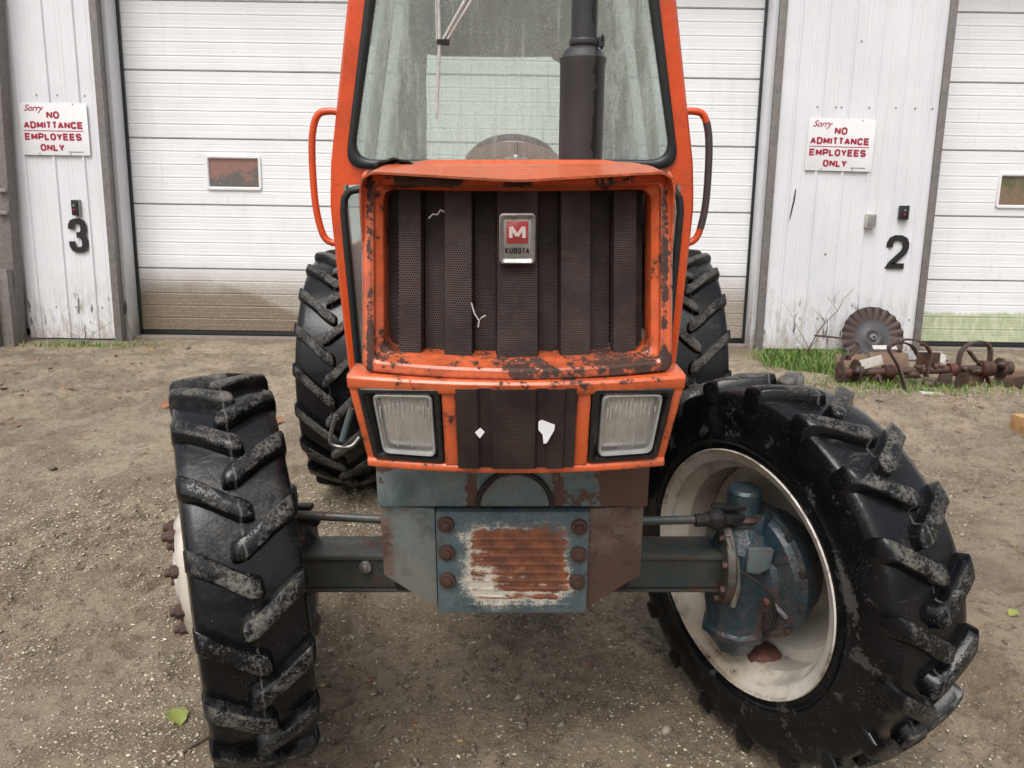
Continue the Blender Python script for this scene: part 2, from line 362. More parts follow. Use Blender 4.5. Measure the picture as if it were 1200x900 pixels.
def m_ground():
    k = Mat('muddy_gravel')
    n0 = k.noise(.55, 5, .6, .4); n1 = k.noise(3.2, 6, .65, .3); n2 = k.noise(22, 6, .7); n3 = k.noise(110, 5, .75); n4 = k.noise(300, 3, .7)
    c = k.mix(k.step(n1, .3, .7), (.250, .190, .126), (.350, .275, .190))
    c = k.mix(k.mul(k.step(n0, .45, .65), .6), c, (.44, .350, .250))
    c = k.mix(k.mul(k.step(n2, .50, .66), .75), c, (.125, .092, .060))
    c = k.mix(k.mul(k.step(n3, .54, .66), .55), c, (.085, .066, .050))
    pale = k.mul(k.step(n4, .56, .66), k.step(n2, .55, .40))
    c = k.mix(k.mul(pale, .5), c, (.46, .40, .32))
    v = k.voro(85); vc = k.voro(85, out='Color'); vx = k.xyz(vc)
    peb = k.mul(k.step(v, .42, .30), k.step(vx[0], .80, .86))
    c = k.mix(k.mul(peb, .8), c, k.mix(vx[1], (.20, .17, .14), (.52, .47, .40)))
    wet = k.step(k.add(k.mul(n1, .7), k.mul(n2, .3)), .53, .45)
    c = k.mix(k.mul(wet, .30), c, (.12, .088, .062))
    rg = k.fmix(wet, .52, .13)
    h = k.add(k.add(k.mul(n2, .9), k.mul(n3, .55)), k.add(k.mul(n4, .22), k.mul(peb, .3)))
    return k.done(k.bsdf(c, rg, 0, k.bump(h, 1.0, .022)))
M['ground'] = m_ground()
def m_var(name, cols, rough=.7, scale=9):
    """each flake / blade / leaf its own tone, by the face-corner colour attribute 'tone'"""
    k = Mat(name)
    a = k.n('ShaderNodeAttribute', dict(attribute_name='tone')).outputs['Fac']
    rp = k.n('ShaderNodeValToRGB', None, Fac=a); e = rp.color_ramp.elements
    e[0].color = (*cols[0], 1); e[1].color = (*cols[-1], 1)
    for i, c in enumerate(cols[1:-1]): q = e.new((i+1)/(len(cols)-1)); q.color = (*c, 1)
    return k.done(k.bsdf(rp.outputs[0], rough, 0))
M['chips'] = m_var('chips_and_painted_glints', [(.11, .09, .07), (.26, .22, .17), (.46, .40, .29), (.70, .64, .46)], .4)  # pale end of the ramp also paints the glints of wet gravel
M['leaves'] = m_var('fallen_leaves', [(.12, .05, .025), (.30, .12, .05), (.42, .24, .10), (.45, .34, .19)], .6)
M['grass'] = m_var('grass_blades', [(.055, .12, .015), (.10, .20, .03), (.16, .26, .05), (.26, .25, .10)], .6)
M['twig'] = simple('dry_twig', (.12, .085, .06), .8)
M['yleaf'] = simple('yellow_green_leaf', (.27, .30, .075), .5, var=.55)

# ------------------------------------------------------------------ mesh kit
class MB:
    def __init__(s): s.v = []; s.f = []
    def add(s, vs, fs):
        o = len(s.v); s.v += [tuple(v) for v in vs]; s.f += [tuple(i+o for i in f) for f in fs]; return s
    def box(s, x0, x1, y0, y1, z0, z1):
        vs = [(x, y, z) for z in (z0, z1) for y in (y0, y1) for x in (x0, x1)]
        return s.add(vs, [(0, 2, 3, 1), (4, 5, 7, 6), (0, 1, 5, 4), (2, 6, 7, 3), (0, 4, 6, 2), (1, 3, 7, 5)])
    def loft(s, rings, closed=True, caps=True):
        n = len(rings[0]); vs = [p for r in rings for p in r]; fs = []
        for i in range(len(rings)-1):
            for j in range(n if closed else n-1):
                a = i*n+j; b = i*n+(j+1) % n
                fs.append((a, b, b+n, a+n))
        if caps and closed: fs += [tuple(range(n))[::-1], tuple(range((len(rings)-1)*n, len(rings)*n))]
        return s.add(vs, fs)
    def tube(s, pts, r, n=12, caps=True):
        pts = [Vector(p) for p in pts]; rings = []; up = None
        rs = r if isinstance(r, (list, tuple)) else [r]*len(pts)
        for i, p in enumerate(pts):
            t = (pts[min(i+1, len(pts)-1)]-pts[max(i-1, 0)]).normalized()
            if up is None: up = t.orthogonal().normalized()
            up = (up - t*up.dot(t)).normalized(); b = t.cross(up)
            rings.append([p + (up*math.cos(a)+b*math.sin(a))*rs[i] for a in [2*math.pi*j/n for j in range(n)]])
        return s.loft(rings, True, caps)
    def lathe(s, prof, c=(0, 0, 0), axis='z', n=32, closed_prof=False):
        rings = []
        for (h, r) in prof:
            ring = []
            for j in range(n):
                a = 2*math.pi*j/n; u, v = r*math.cos(a), r*math.sin(a)
                p = {'z': (u, v, h), 'x': (h, u, v), 'y': (v, h, u)}[axis]
                ring.append((p[0]+c[0], p[1]+c[1], p[2]+c[2]))
            rings.append(ring)
        if closed_prof: rings.append(rings[0]); return s.loft(rings, True, False)
        return s.loft(rings, True, True)
    def prism(s, poly, y0, y1):
        """poly in x,z, extruded from y0 to y1"""
        n = len(poly); vs = [(x, y0, z) for x, z in poly]+[(x, y1, z) for x, z in poly]
        fs = [tuple(range(n)), tuple(range(n, 2*n))[::-1]]+[((i+1) % n, i, i+n, (i+1) % n+n) for i in range(n)]
        return s.add(vs, fs)
    def grid(s, fn, nu, nv):
        vs = [fn(i/(nu-1), j/(nv-1)) for j in range(nv) for i in range(nu)]
        return s.add(vs, [(j*nu+i, j*nu+i+1, (j+1)*nu+i+1, (j+1)*nu+i) for j in range(nv-1) for i in range(nu-1)])
    def mesh(s, name, mat, bevel=0, smooth=35, seg=2, solid=0, sub=0):
        me = bpy.data.meshes.new(name); me.from_pydata([tuple(v) for v in s.v], [], s.f)
        bm = bmesh.new(); bm.from_mesh(me)
        bmesh.ops.remove_doubles(bm, verts=bm.verts, dist=1e-5)
        bmesh.ops.recalc_face_normals(bm, faces=bm.faces)
        if sub: bmesh.ops.subdivide_edges(bm, edges=bm.edges, cuts=sub, use_grid_fill=True)
        if solid: bmesh.ops.solidify(bm, geom=list(bm.faces), thickness=solid)
        if bevel:
            es = [e for e in bm.edges if len(e.link_faces) == 2 and e.calc_face_angle(0) > rad(28)]
            bmesh.ops.bevel(bm, geom=es, offset=bevel, segments=seg, affect='EDGES', clamp_overlap=True, profile=.6)
        bm.to_mesh(me); bm.free()
        me.materials.append(mat)
        if smooth: me.shade_smooth(); me.set_sharp_from_angle(angle=rad(smooth))
        return me

def link(name, me, parent=None, loc=(0, 0, 0), rot=None, label=None):
    o = bpy.data.objects.new(name, me); COL.objects.link(o)
    if parent is not None: o.parent = parent
    o.location = loc
    if rot is not None: o.rotation_euler = rot
    if label: o['label'] = label
    return o
def tag(o, label, cat=None, group=None, kind=None):
    if label: o['label'] = label
    if cat: o['category'] = cat
    if group: o['group'] = group
    if kind: o['kind'] = kind
    return o
def thing(name, label, cat, origin=(0, 0, 0), group=None, frame=None):
    """Empty at the base of a thing; parts are modelled in the frame's own metres"""
    o = bpy.data.objects.new(name, None); COL.objects.link(o); o.empty_display_size = .1
    F = frame or Matrix.Identity(4)
    o.matrix_world = F @ Matrix.Translation(Vector(origin)); o['_o'] = list(origin)
    return tag(o, label, cat, group)
def part(name, me, t, label=None, kind=None):
    og = t.get('_o'); o = link(name, me, t, (-og[0], -og[1], -og[2]) if og else (0, 0, 0), label=label)
    if kind: o['kind'] = kind
    return o
def solo(name, me, label, cat, origin, group=None, frame=None, kind=None):
    """one-mesh thing: mesh shifted so that the object's origin lies at its base"""
    me.transform(Matrix.Translation(-Vector(origin)))
    o = link(name, me); o.matrix_world = (frame or Matrix.Identity(4)) @ Matrix.Translation(Vector(origin))
    return tag(o, label, cat, group, kind)
def lerp(a, b, t): return a+(b-a)*t
def arc(cx, cz, r, a0, a1, n): return [(cx+r*math.cos(rad(lerp(a0, a1, i/n))), cz+r*math.sin(rad(lerp(a0, a1, i/n)))) for i in range(n+1)]
def rrect(x0, x1, z0, z1, r, n=5):
    return arc(x1-r, z1-r, r, 0, 90, n)+arc(x0+r, z1-r, r, 90, 180, n)+arc(x0+r, z0+r, r, 180, 270, n)+arc(x1-r, z0+r, r, 270, 360, n)
def rquad(tl, tr, br, bl, r, n=5):
    """rounded quadrilateral in x,z; same point count for every radius"""
    out = []; P = [Vector(p) for p in (tr, tl, bl, br)]
    for i in range(4):
        p, a, b = P[i], P[i-1], P[(i+1) % 4]
        da = (a-p).normalized()*r; db = (b-p).normalized()*r
        for j in range(n+1):
            t = j/n; out.append(tuple((p+da)*(1-t)**2 + p*2*t*(1-t) + (p+db)*t**2))
    return out
def text_mesh(s, x0, x1, z0, z1, y, mat, bold=.0, shear=0, depth=.0015, name='lettering', bevel=0):
    cu = bpy.data.curves.new('t', 'FONT'); cu.body = s; cu.offset = bold; cu.shear = shear; cu.extrude = .01; cu.resolution_u = 6
    ob = bpy.data.objects.new('t', cu); COL.objects.link(ob)
    dg = bpy.context.evaluated_depsgraph_get(); me = bpy.data.meshes.new_from_object(ob.evaluated_get(dg))
    bpy.data.objects.remove(ob); bpy.data.curves.remove(cu)
    co = np.array([v.co[:] for v in me.vertices]); lo, hi = co.min(0), co.max(0)
    for v in me.vertices:
        c = v.co
        v.co = (lerp(x0, x1, (c.x-lo[0])/(hi[0]-lo[0])), y-(depth if c.z > 0 else 0), lerp(z0, z1, (c.y-lo[1])/(hi[1]-lo[1])))
    me.name = name; me.materials.clear(); me.materials.append(mat); return me

GLYPH = {'N': [[(0, 0), (0, 1)], [(.04, .96), (.96, .04)], [(1, 0), (1, 1)]], 'O': [[(.28, 0), (.72, 0), (1, .22), (1, .78), (.72, 1), (.28, 1), (0, .78), (0, .22), (.28, 0)]],
 'A': [[(0, 0), (.5, .98)], [(.5, .98), (1, 0)], [(.22, .30), (.78, .30)]], 'D': [[(0, 0), (.68, 0), (1, .25), (1, .75), (.68, 1), (0, 1), (0, 0)]], 'M': [[(0, 0), (0, 1)], [(.04, .98), (.5, .18)], [(.5, .18), (.96, .98)], [(1, 1), (1, 0)]],
 'I': [[(.5, 0), (.5, 1)]], 'T': [[(0, 1), (1, 1)], [(.5, 0), (.5, 1)]], 'C': [[(1, .76), (.78, 1), (.24, 1), (0, .78), (0, .22), (.24, 0), (.78, 0), (1, .24)]],
 'E': [[(1, 1), (0, 1), (0, 0), (1, 0)], [(0, .5), (.88, .5)]], 'P': [[(0, 0), (0, 1), (.8, 1), (1, .86), (1, .58), (.8, .44), (0, .44)]], 'L': [[(0, 1), (0, 0), (1, 0)]],
 'Y': [[(0, 1), (.5, .42)], [(.5, .42), (1, 1)], [(.5, .45), (.5, 0)]], 'S': [[(1, .80), (.8, 1), (.2, 1), (0, .86), (0, .64), (.2, .52), (.8, .48), (1, .36), (1, .14), (.8, 0), (.2, 0), (0, .20)]],
 'K': [[(0, 0), (0, 1)], [(1, 1), (.08, .5)], [(.08, .5), (1, 0)]], 'U': [[(0, 1), (0, .2), (.2, 0), (.8, 0), (1, .2), (1, 1)]],
 'B': [[(0, 0), (.8, 0), (1, .14), (1, .38), (.82, .5), (1, .62), (1, .86), (.8, 1), (0, 1), (0, 0)], [(0, .5), (.8, .5)]],
 '2': [[(0, .66), (.0, .80), (.10, .93), (.32, 1), (.66, 1), (.90, .93), (1, .80), (1, .66), (.90, .50), (.55, .30), (.22, .10), (.12, .0), (1, 0)]],
 '3': [[(0, .72), (.02, .86), (.14, .96), (.36, 1), (.66, 1), (.88, .95), (.97, .84), (.97, .68), (.86, .57), (.66, .52), (.36, .52)], [(.60, .52), (.86, .47), (1, .35), (1, .16), (.90, .05), (.66, 0), (.34, 0), (.12, .05), (0, .16), (0, .30)]]}
def ribbon(mb, pts, t, tv, y0, y1):
    """mitred thick polyline, t wide on uprights and tv on bars"""
    P_ = [Vector(p) for p in pts]; closed = (P_[0]-P_[-1]).length < 1e-9; L = []; n = len(P_)
    for i in range(n):
        a = P_[i-1] if i else (P_[-2] if closed else None); b = P_[i+1] if i < n-1 else (P_[1] if closed else None)
        d = [((q-p).normalized()) for p, q in ((a, P_[i]), (P_[i], b)) if p is not None and q is not None]
        ns = [Vector((-v.y, v.x)) for v in d]; m = sum(ns, Vector((0, 0))).normalized(); k = min(1.9, 1/max(.3, m.dot(ns[0])))
        L.append(Vector((m.x*t/2*k, m.y*tv/2*k)))
    rings = [[(p.x+l.x, y0, p.y+l.y), (p.x-l.x, y0, p.y-l.y), (p.x-l.x, y1, p.y-l.y), (p.x+l.x, y1, p.y+l.y)] for p, l in zip(P_, L)]
    mb.loft(rings, True, not closed)
def letters(s, x0, x1, z0, z1, y, mat, t, tv=None, gap=.26, depth=.0012, name='lettering'):
    tv = tv or t*.8; W_ = [.0 if c == 'I' else 1.15 if c == 'M' else .82 if c in 'TL' else 1.0 for c in s]; n = len(s)
    u = (x1-x0-n*t)/(sum(W_)+gap*(n-1)); x = x0; mb = MB(); e = 0
    for c, w_ in zip(s, W_):
        for st in GLYPH[c]:
            ribbon(mb, [(x+t/2+px_*w_*u, lerp(z0+tv/2, z1-tv/2, pz_)) for px_, pz_ in st], t, tv, y-depth-e, y); e += .00006
        x += t+w_*u+gap*u
    return mb.mesh(name, mat, smooth=0)

# ------------------------------------------------------------------ noise for terrain
def _h(ix, iy, s):
    n = (ix*374761393 + iy*668265263 + s*974634777) & 0x7fffffff
    n = ((n ^ (n >> 13))*1274126177) & 0x7fffffff
    return ((n ^ (n >> 16)) & 0xffff)/65535.0
def vnoise(x, y, s=0):
    ix = np.floor(x).astype(np.int64); iy = np.floor(y).astype(np.int64); fx = x-ix; fy = y-iy
    u = fx*fx*fx*(fx*(fx*6-15)+10); v = fy*fy*fy*(fy*(fy*6-15)+10)
    a, b, c, d = _h(ix, iy, s), _h(ix+1, iy, s), _h(ix, iy+1, s), _h(ix+1, iy+1, s)
    return (a*(1-u)+b*u)*(1-v)+(c*(1-u)+d*u)*v - .5
def fbm(x, y, sc, octv, s=0, g=.5):
    t = 0; amp = 1
    for o in range(octv): t = t+amp*vnoise(x*sc, y*sc, s+o*17); sc *= 2.03; amp *= g
    return t
TS = math.tan(SLOPE)
def sstep(v, a, b):
    t = np.clip((v-a)/(b-a), 0, 1); return t*t*(3-2*t)
def gz(x, y):
    """height of the yard: rises to the doors, level behind the viewer and inside the building"""
    x = np.asarray(x, float); y = np.asarray(y, float)
    base = TS*np.clip(y, -14, 6.55)
    cross = .0149*np.clip(x, -6, 6)*(1-sstep(y, 3.8, 6.0))*sstep(y, -14, -4)
    f = sstep(y, -6, -3)*(1-sstep(np.abs(x), 7, 9))*(1-sstep(y, 6.3, 6.7))
    b = .030*fbm(x, y, 1.3, 3, 1)+.018*fbm(x, y, 5.5, 3, 5)
    rough = .35+.65*sstep(fbm(x, y, .8, 2, 9), -.15, .25)
    cl = .030*rough*fbm(x, y, 19, 4, 21, .6)-.016*rough*np.abs(fbm(x+.3*y, y, 11, 3, 55, .6))*sstep(y, 3.6, 2.0)
    return base+cross+f*(b+cl)-.012*sstep(y, 5.4, 6.5)
def gzf(x, y): return float(gz(np.array([x]), np.array([y]))[0])

def coords(lo, hi, d, far):
    a = list(np.arange(lo, hi+1e-6, d)); st = d
    while a[-1] < far: st *= 1.35; a.append(min(a[-1]+st, far))
    st = d
    while a[0] > -far: st *= 1.35; a.insert(0, max(a[0]-st, -far))
    return np.array(a)
gx = coords(-4.8, 4.8, .0145, 220); gy = coords(.9, 7.0, .0125, 220)
X, Y = np.meshgrid(gx, gy); Z = gz(X, Y)
me = bpy.data.meshes.new('ground'); nx, ny = len(gx), len(gy)
me.vertices.add(nx*ny); me.vertices.foreach_set('co', np.stack([X, Y, Z], -1).ravel().astype(np.float32))
i0 = (np.arange(ny-1)[:, None]*nx+np.arange(nx-1)[None, :]).ravel()
q = np.stack([i0, i0+1, i0+nx+1, i0+nx], -1).ravel().astype(np.int32)
me.loops.add(len(q)); me.loops.foreach_set('vertex_index', q)
me.polygons.add(len(i0)); me.polygons.foreach_set('loop_start', (np.arange(len(i0))*4).astype(np.int32)); me.polygons.foreach_set('loop_total', np.full(len(i0), 4, np.int32))
me.update(); me.validate(); me.shade_smooth(); me.materials.append(M['ground'])
tag(link('ground', me), 'wet brown gravelly mud of the yard, rising to the workshop doors', kind='structure')

# ------------------------------------------------------------------ the workshop building
YD, YS = 6.95, 6.62          # plane of the doors, plane of the siding
bld = thing('workshop_building', 'white steel clad workshop with three sectional overhead doors behind the tractor', 'building', (-.7, YS, .73))
def section_profile(z0, z1, n=5, dep=.0024):
    p = []; h = (z1-z0)/n
    for i in range(n):
        a = z0+i*h
        if i == 0: p += [(.014, a+.001), (.014, a+.005), (0, a+.009)]
        else: p += [(0, a-.005), (dep, a-.001), (dep, a+.003), (-.0012, a+.011), (-.0012, a+.020), (0, a+.026)]
        p += [(0, a+h*.52), (.0009, a+h*.54), (.0009, a+h*.58), (0, a+h*.60)]
    p += [(0, z1-.006), (.010, z1-.003)]
    return p
def door(x0, x1, mat, zb=.772, lab=None, win=None):
    d = part('overhead_door', MB().box(x0-.05, x1+.05, YD+.042, YD+.06, zb, 4.33).mesh('overhead_door_core', M['siding']), bld, label=lab)
    sh = .5925; z = zb+.012; k = 0
    while z < 4.3:
        prof = section_profile(z, z+sh-.003)
        segs = []
        if win and z < win[2] < z+sh:
            # panel with the window cut through it
            wx0, wx1, wz0, wz1 = win
            for xa, xb in ((x0, wx0), (wx1, x1)): segs.append((xa, xb, prof))
            segs.append((wx0, wx1, [p for p in prof if p[1] < wz0]+[(0, wz0)])); segs.append((wx0, wx1, [(0, wz1)]+[p for p in prof if p[1] > wz1]))
        else: segs.append((x0, x1, prof))
        mb = MB()
        for xa, xb, pr in segs:
            n = len(pr)
            mb.add([(xa, YD+q_, zz) for q_, zz in pr]+[(xb, YD+q_, zz) for q_, zz in pr], [(i, i+n, i+n+1, i+1) for i in range(n-1)])
        rr = random.Random(k*7+int(x0*10))
        for _ in range(5):      # small seam tabs on the panel joints
            xx = rr.uniform(x0+.3, x1-.3); mb.box(xx, xx+.006, YD-.004, YD+.004, z+rr.choice([.03, .45]), z+rr.choice([.075, .51]) if False else z+.09)
        part('door_panel', mb.mesh('door_panel', mat, smooth=0), d); z += sh; k += 1
    part('bottom_seal', MB().box(x0, x1, YD-.012, YD+.04, zb-.028, zb+.008).mesh('bottom_seal', M['seal'], bevel=.004), d)
    if win:
        a, b, c, e = win; ring = lambda i: rrect(a+i, b-i, c+i, e-i, max(.004, .022-i*.6), 3)
        mb = MB(); f = .026
        rings = [[(x, YD-.0, z) for x, z in ring(-.004)], [(x, YD-.018, z) for x, z in ring(0)], [(x, YD-.018, z) for x, z in ring(f*.7)], [(x, YD-.006, z) for x, z in ring(f)], [(x, YD+.02, z) for x, z in ring(f)]]
        mb.loft(rings, True, False)
        part('window_frame', mb.mesh('window_frame', M['signwhite'], smooth=30), d)
        part('window_pane', MB().box(a+f-.004, b-f+.004, YD+.004, YD+.010, c+f-.004, e-f+.004).mesh('window_pane', M['doorpane' if mat is M['door_brown'] else 'doorpane_green']), d)
    return d
door(-3.70, 2.27, M['door_brown'], lab='wide white sectional door behind the tractor, mud-stained at its foot', win=(-2.889, -2.381, 2.107, 2.412))
door(3.70, 9.2, M['door_green'], lab='white sectional door at the right with green algae along its foot', win=(4.46, 4.97, 2.05, 2.36))
door(-10.2, -4.72, M['door_brown'], lab='white door at the left edge behind the steel post')
def siding(x0, x1, z0, z1, pitch=.235, ribs=True, name='siding_panel', lab=None, x_first=.05):
    """one ribbed steel sheet, 0.7 mm folds proud of the wall line"""
    pts = [(x0, 0)]; x = x0+x_first
    while ribs and x+.05 < x1:
        pts += [(x, 0), (x+.010, -.014), (x+.026, -.014), (x+.036, 0)]
        mid = x+.036+(pitch-.036)/2
        if mid+.03 < x1: pts += [(mid-.024, 0), (mid-.018, -.0025), (mid-.012, 0), (mid+.012, 0), (mid+.018, -.0025), (mid+.024, 0)]
        x += pitch
    pts.append((x1, 0)); n = len(pts); mb = MB()
    nz = max(2, int((z1-z0)/.5))
    vs = []; rr = random.Random(int(x0*100))
    for j in range(nz+1):
        for (a, b) in pts: vs.append((a, YS+b+.002*math.sin(a*7+j*1.7), lerp(z0, z1, j/nz)))
    mb.add(vs, [(j*n+i, j*n+i+1, (j+1)*n+i+1, (j+1)*n+i) for j in range(nz) for i in range(n-1)])
    return part(name, mb.mesh(name, M['siding'], smooth=20), bld, label=lab)
sidL = siding(-4.46, -3.665, .735, 4.30, .262, lab='narrow white siding sheet with the number 3, stained at the foot', x_first=.085)
sidR = siding(2.262, 3.655, .735, 4.30, .232, lab='wide white siding sheet with the number 2', x_first=.12)
siding(-10.4, -9.9, .735, 4.30); siding(9.3, 10.5, .735, 4.30)
siding(-10.4, 10.5, 4.31, 5.6, .3)
def trim(name, x0, x1, y0, y1, z0, z1, mat, bevel=.003, lab=None):
    return part(name, MB().box(x0, x1, y0, y1, z0, z1).mesh(name, mat, bevel=bevel), bld, label=lab)
for (xa, sgn) in ((-3.66, 1), (2.257, -1), (3.66, 1), (-4.75, -1), (9.29, -1), (-9.89, 1)):
    # reveal between siding and door: outer grey angle, web, black weather seal
    trim('door_jamb', *(sorted((xa, xa+sgn*.012))), YS-.018, YD-.02, .70, 4.33, M['jamb'], lab='grey galvanised jamb')
    trim('jamb_angle', *(sorted((xa-sgn*.012, xa+sgn*.052))), YS-.026, YS-.018, .70, 4.33, M['greypost'])
    trim('jamb_post', *(sorted((xa+sgn*.014, xa+sgn*.055))), YS+.12, YD-.03, .70, 4.33, M['siding'])
    trim('weather_seal', *(sorted((xa+sgn*.014, xa+sgn*.078))), YD-.028, YD-.012, .74, 4.33, M['seal'], lab='black strip seal')
trim('door_header', -10.4, 10.5, YS-.01, YD-.0, 4.30, 4.36, M['jamb'])
trim('base_flashing', -4.45, -3.67, YS-.022, YS+.02, .690, .722, M['greypost']); trim('base_flashing', 2.27, 3.65, YS-.022, YS+.02, .690, .722, M['greypost'])
mb = MB(); mb.box(-10.4, 10.5, YS+.01, 14, 5.62, 5.70); part('roof', mb.mesh('roof', M['greypost']), bld)
mb = MB(); mb.box(-10.5, -10.42, YS, 14, .6, 5.6); part('side_wall', mb.mesh('side_wall', M['siding']), bld)
mb = MB(); mb.box(10.52, 10.6, YS, 14, .6, 5.6); part('side_wall', mb.mesh('side_wall', M['siding']), bld)
mb = MB(); mb.box(-10.4, 10.5, 13.9, 14, .6, 5.6); part('back_wall', mb.mesh('back_wall', M['siding']), bld)
mb = MB(); mb.box(-4.05, 2.6, YD-.16, YD+.5, .66, .742); part('door_sill', mb.mesh('door_sill', M['concrete'], bevel=.012), bld, label='low concrete sill under the wide door')
mb = MB(); mb.box(3.7, 9.3, YD-.16, YD+.5, .66, .742); part('door_sill', mb.mesh('door_sill', M['concrete'], bevel=.012), bld)
# siding screws: rows of tiny hex heads
mb = MB()
for x in (2.40, 2.60, 2.76, 2.81, 3.05, 3.28, 3.45, 3.60, -4.35, -4.2, -4.02, -3.78):
    for z in (2.86, 1.02): mb.lathe([(YS-.006, .007), (YS+.001, .008)], (x, 0, z), 'y', 6)
mb.lathe([(YS-.006, .009), (YS+.001, .010)], (2.78, 0, 1.60), 'y', 6); mb.lathe([(YS-.006, .008), (YS+.001, .009)], (2.93, 0, 3.40), 'y', 6)
part('siding_screws', mb.mesh('siding_screws', M['steel'], smooth=0), bld, kind='stuff')
mb = MB(); mb.prism([(2.452, 2.06), (2.462, 2.16), (2.470, 2.16), (2.466, 2.07), (2.446, 1.95), (2.432, 1.885), (2.434, 1.93), (2.442, 2.0)], YS-.006, YS-.002)
link('dark_gash', mb.mesh('dark_gash', M['ink']), sidR, label='thin dark gash in the sheet')
# painted door numbers
for s, box, par in (('3', (-4.020, -3.848, 1.512, 1.814), sidL), ('2', (3.315, 3.518, 1.478, 1.776), sidR)):
    pm = letters(s, box[0], box[1], box[2], box[3], YS-.016, M['numblack'], .058, .050, depth=.002, name='painted_number')
    link('painted_number', pm, par, label='bold black numeral %s' % s)

# steel guard post at the left edge
post = thing('steel_guard_post', 'tall grey-brown steel post left of the number 3 panel, sleeved at its foot', 'post', (-4.52, YS-.10, .70))
mb = MB(); mb.loft([[(x+s_, y, z) for x, y in ((-4.62, YS-.16), (-4.475, YS-.16), (-4.475, YS-.04), (-4.62, YS-.04))] for z, s_ in ((.62, 0), (4.3, .12))])
part('post_tube', mb.mesh('post_tube', M['greypost'], bevel=.006), post)
mb = MB()
for (a, b) in ((-4.61, -4.595), (-4.475, -4.46)): mb.box(a, b, YS-.24, YS-.165, .62, 1.36)
mb.box(-4.595, -4.475, YS-.19, YS-.175, .62, 1.36)
part('channel_sleeve', mb.mesh('channel_sleeve', M['greypost'], bevel=.003), post)
for a, b, c, d in ((-4.50, -4.43, 2.02, 2.05), (-4.52, -4.44, 1.83, 1.86)): part('bracket', MB().box(a, b, YS-.20, YS-.165, c, d).mesh('bracket', M['steel'], bevel=.002), post)
mb = MB()
mb.grid(lambda u, v: (lerp(-5.4, -4.63-.10*max(0, 1-v*1.1), u), YS-.03+.03*math.sin(u*9), lerp(1.05+.55*(1-u)*0+.0, 1.76, v)), 24, 8)
solo('hanging_dark_panel', mb.mesh('hanging_dark_panel', M['cloth'], solid=.006), 'dark grey rubbery sheet hanging at the left edge behind the steel post', 'sheet', (-5.0, YS, 1.05))

# signs
def sign(cx_, cz_, tilt, label):
    t = thing('no_admittance_sign', label, 'sign', (cx_, YS-.02, cz_), 'white no admittance signs on the siding')
    W_, H_ = .585, .438; x0, x1, z0, z1 = cx_-W_/2, cx_+W_/2, cz_-H_/2, cz_+H_/2
    mb = MB(); mb.prism(rrect(x0, x1, z0, z1, .012, 3), YS-.022, YS-.016); part('sign_plate', mb.mesh('sign_plate', M['signwhite'], bevel=.001), t)
    u = lambda a: x0+W_*(a-437)/240.; v = lambda b: z1-H_*(b-420)/183.
    for s, a0, a1, b0, b1, bold, sh in (('NO', 531, 577, 449, 475, .028, 0), ('ADMITTANCE', 447, 660, 485, 510, .022, 0), ('EMPLOYEES', 447, 651, 526, 551, .022, 0), ('ONLY', 500, 587, 564, 589, .022, 0), ('Sorry', 453, 523, 427, 456, .012, .45)):
        part('lettering', text_mesh(s, u(a0), u(a1), v(b1), v(b0), YS-.0222, M['signred'], bold=bold, shear=sh) if s == 'Sorry' else letters(s, u(a0), u(a1), v(b1), v(b0), YS-.0222, M['signred'], .0155, .0150, gap=.15), t)
    mb = MB(); mb.box(u(445), u(660), YS-.0236, YS-.0222, v(519), v(516.5)); part('ruled_line', mb.mesh('ruled_line', M['signred']), t)
    mb = MB(); mb.box(u(600), u(654), YS-.0232, YS-.0222, v(593), v(589.5)); part('fine_print_strip', mb.mesh('fine_print_strip', M['jamb']), t)
    for a, b in ((628, 424), (495, 597), (608, 598)):
        mb = MB(); mb.lathe([(YS-.026, .005), (YS-.021, .006)], (u(a), 0, v(b)), 'y', 8); part('screw', mb.mesh('screw', M['steel']), t)
    t.rotation_euler = (0, tilt, 0)
    return t
sign(-4.055, 2.574, 0.0, 'red on white no admittance sign left of the wide door, above the number 3')
sign(2.820, 2.540, 0.012, 'red on white no admittance sign right of the tractor, above the number 2')
def switch(x, z, label, w_=.055, h_=.085):
    t = thing('door_switch_box', label, 'switch', (x, YS, z), 'push button switches on the siding')
    part('switch_housing', MB().box(x-w_/2, x+w_/2, YS-.05, YS-.002, z-h_/2, z+h_/2).mesh('switch_housing', M['black'], bevel=.006), t)
    for dz, m in ((.018, M['steel']), (-.02, M['signred'])):
        part('push_button', MB().lathe([(YS-.058, .010), (YS-.048, .012)], (x, 0, z+dz), 'y', 14).mesh('push_button', m, bevel=.002), t)
    mb = MB(); mb.box(x+w_/2+.001, x+w_/2+.012, YS-.03, YS-.002, z-h_/2, z+h_/2+.004); part('back_plate', mb.mesh('back_plate', M['jamb']), t)
switch(-3.930, 1.905, 'small grey push button box above the number 3', .052, .135)
switch(3.431, 1.972, 'small black push button box above the number 2', .075, .12)
t = thing('junction_box', 'pale square electrical box on the siding left of the number 2', 'box', (3.142, YS, 1.896))
part('box_body', MB().box(3.095, 3.185, YS-.06, YS-.004, 1.835, 1.955).mesh('box_body', M['paperscrap'], bevel=.006), t)
part('box_cover', MB().box(3.103, 3.177, YS-.066, YS-.061, 1.850, 1.945).mesh('box_cover', M['jamb'], bevel=.002), t)

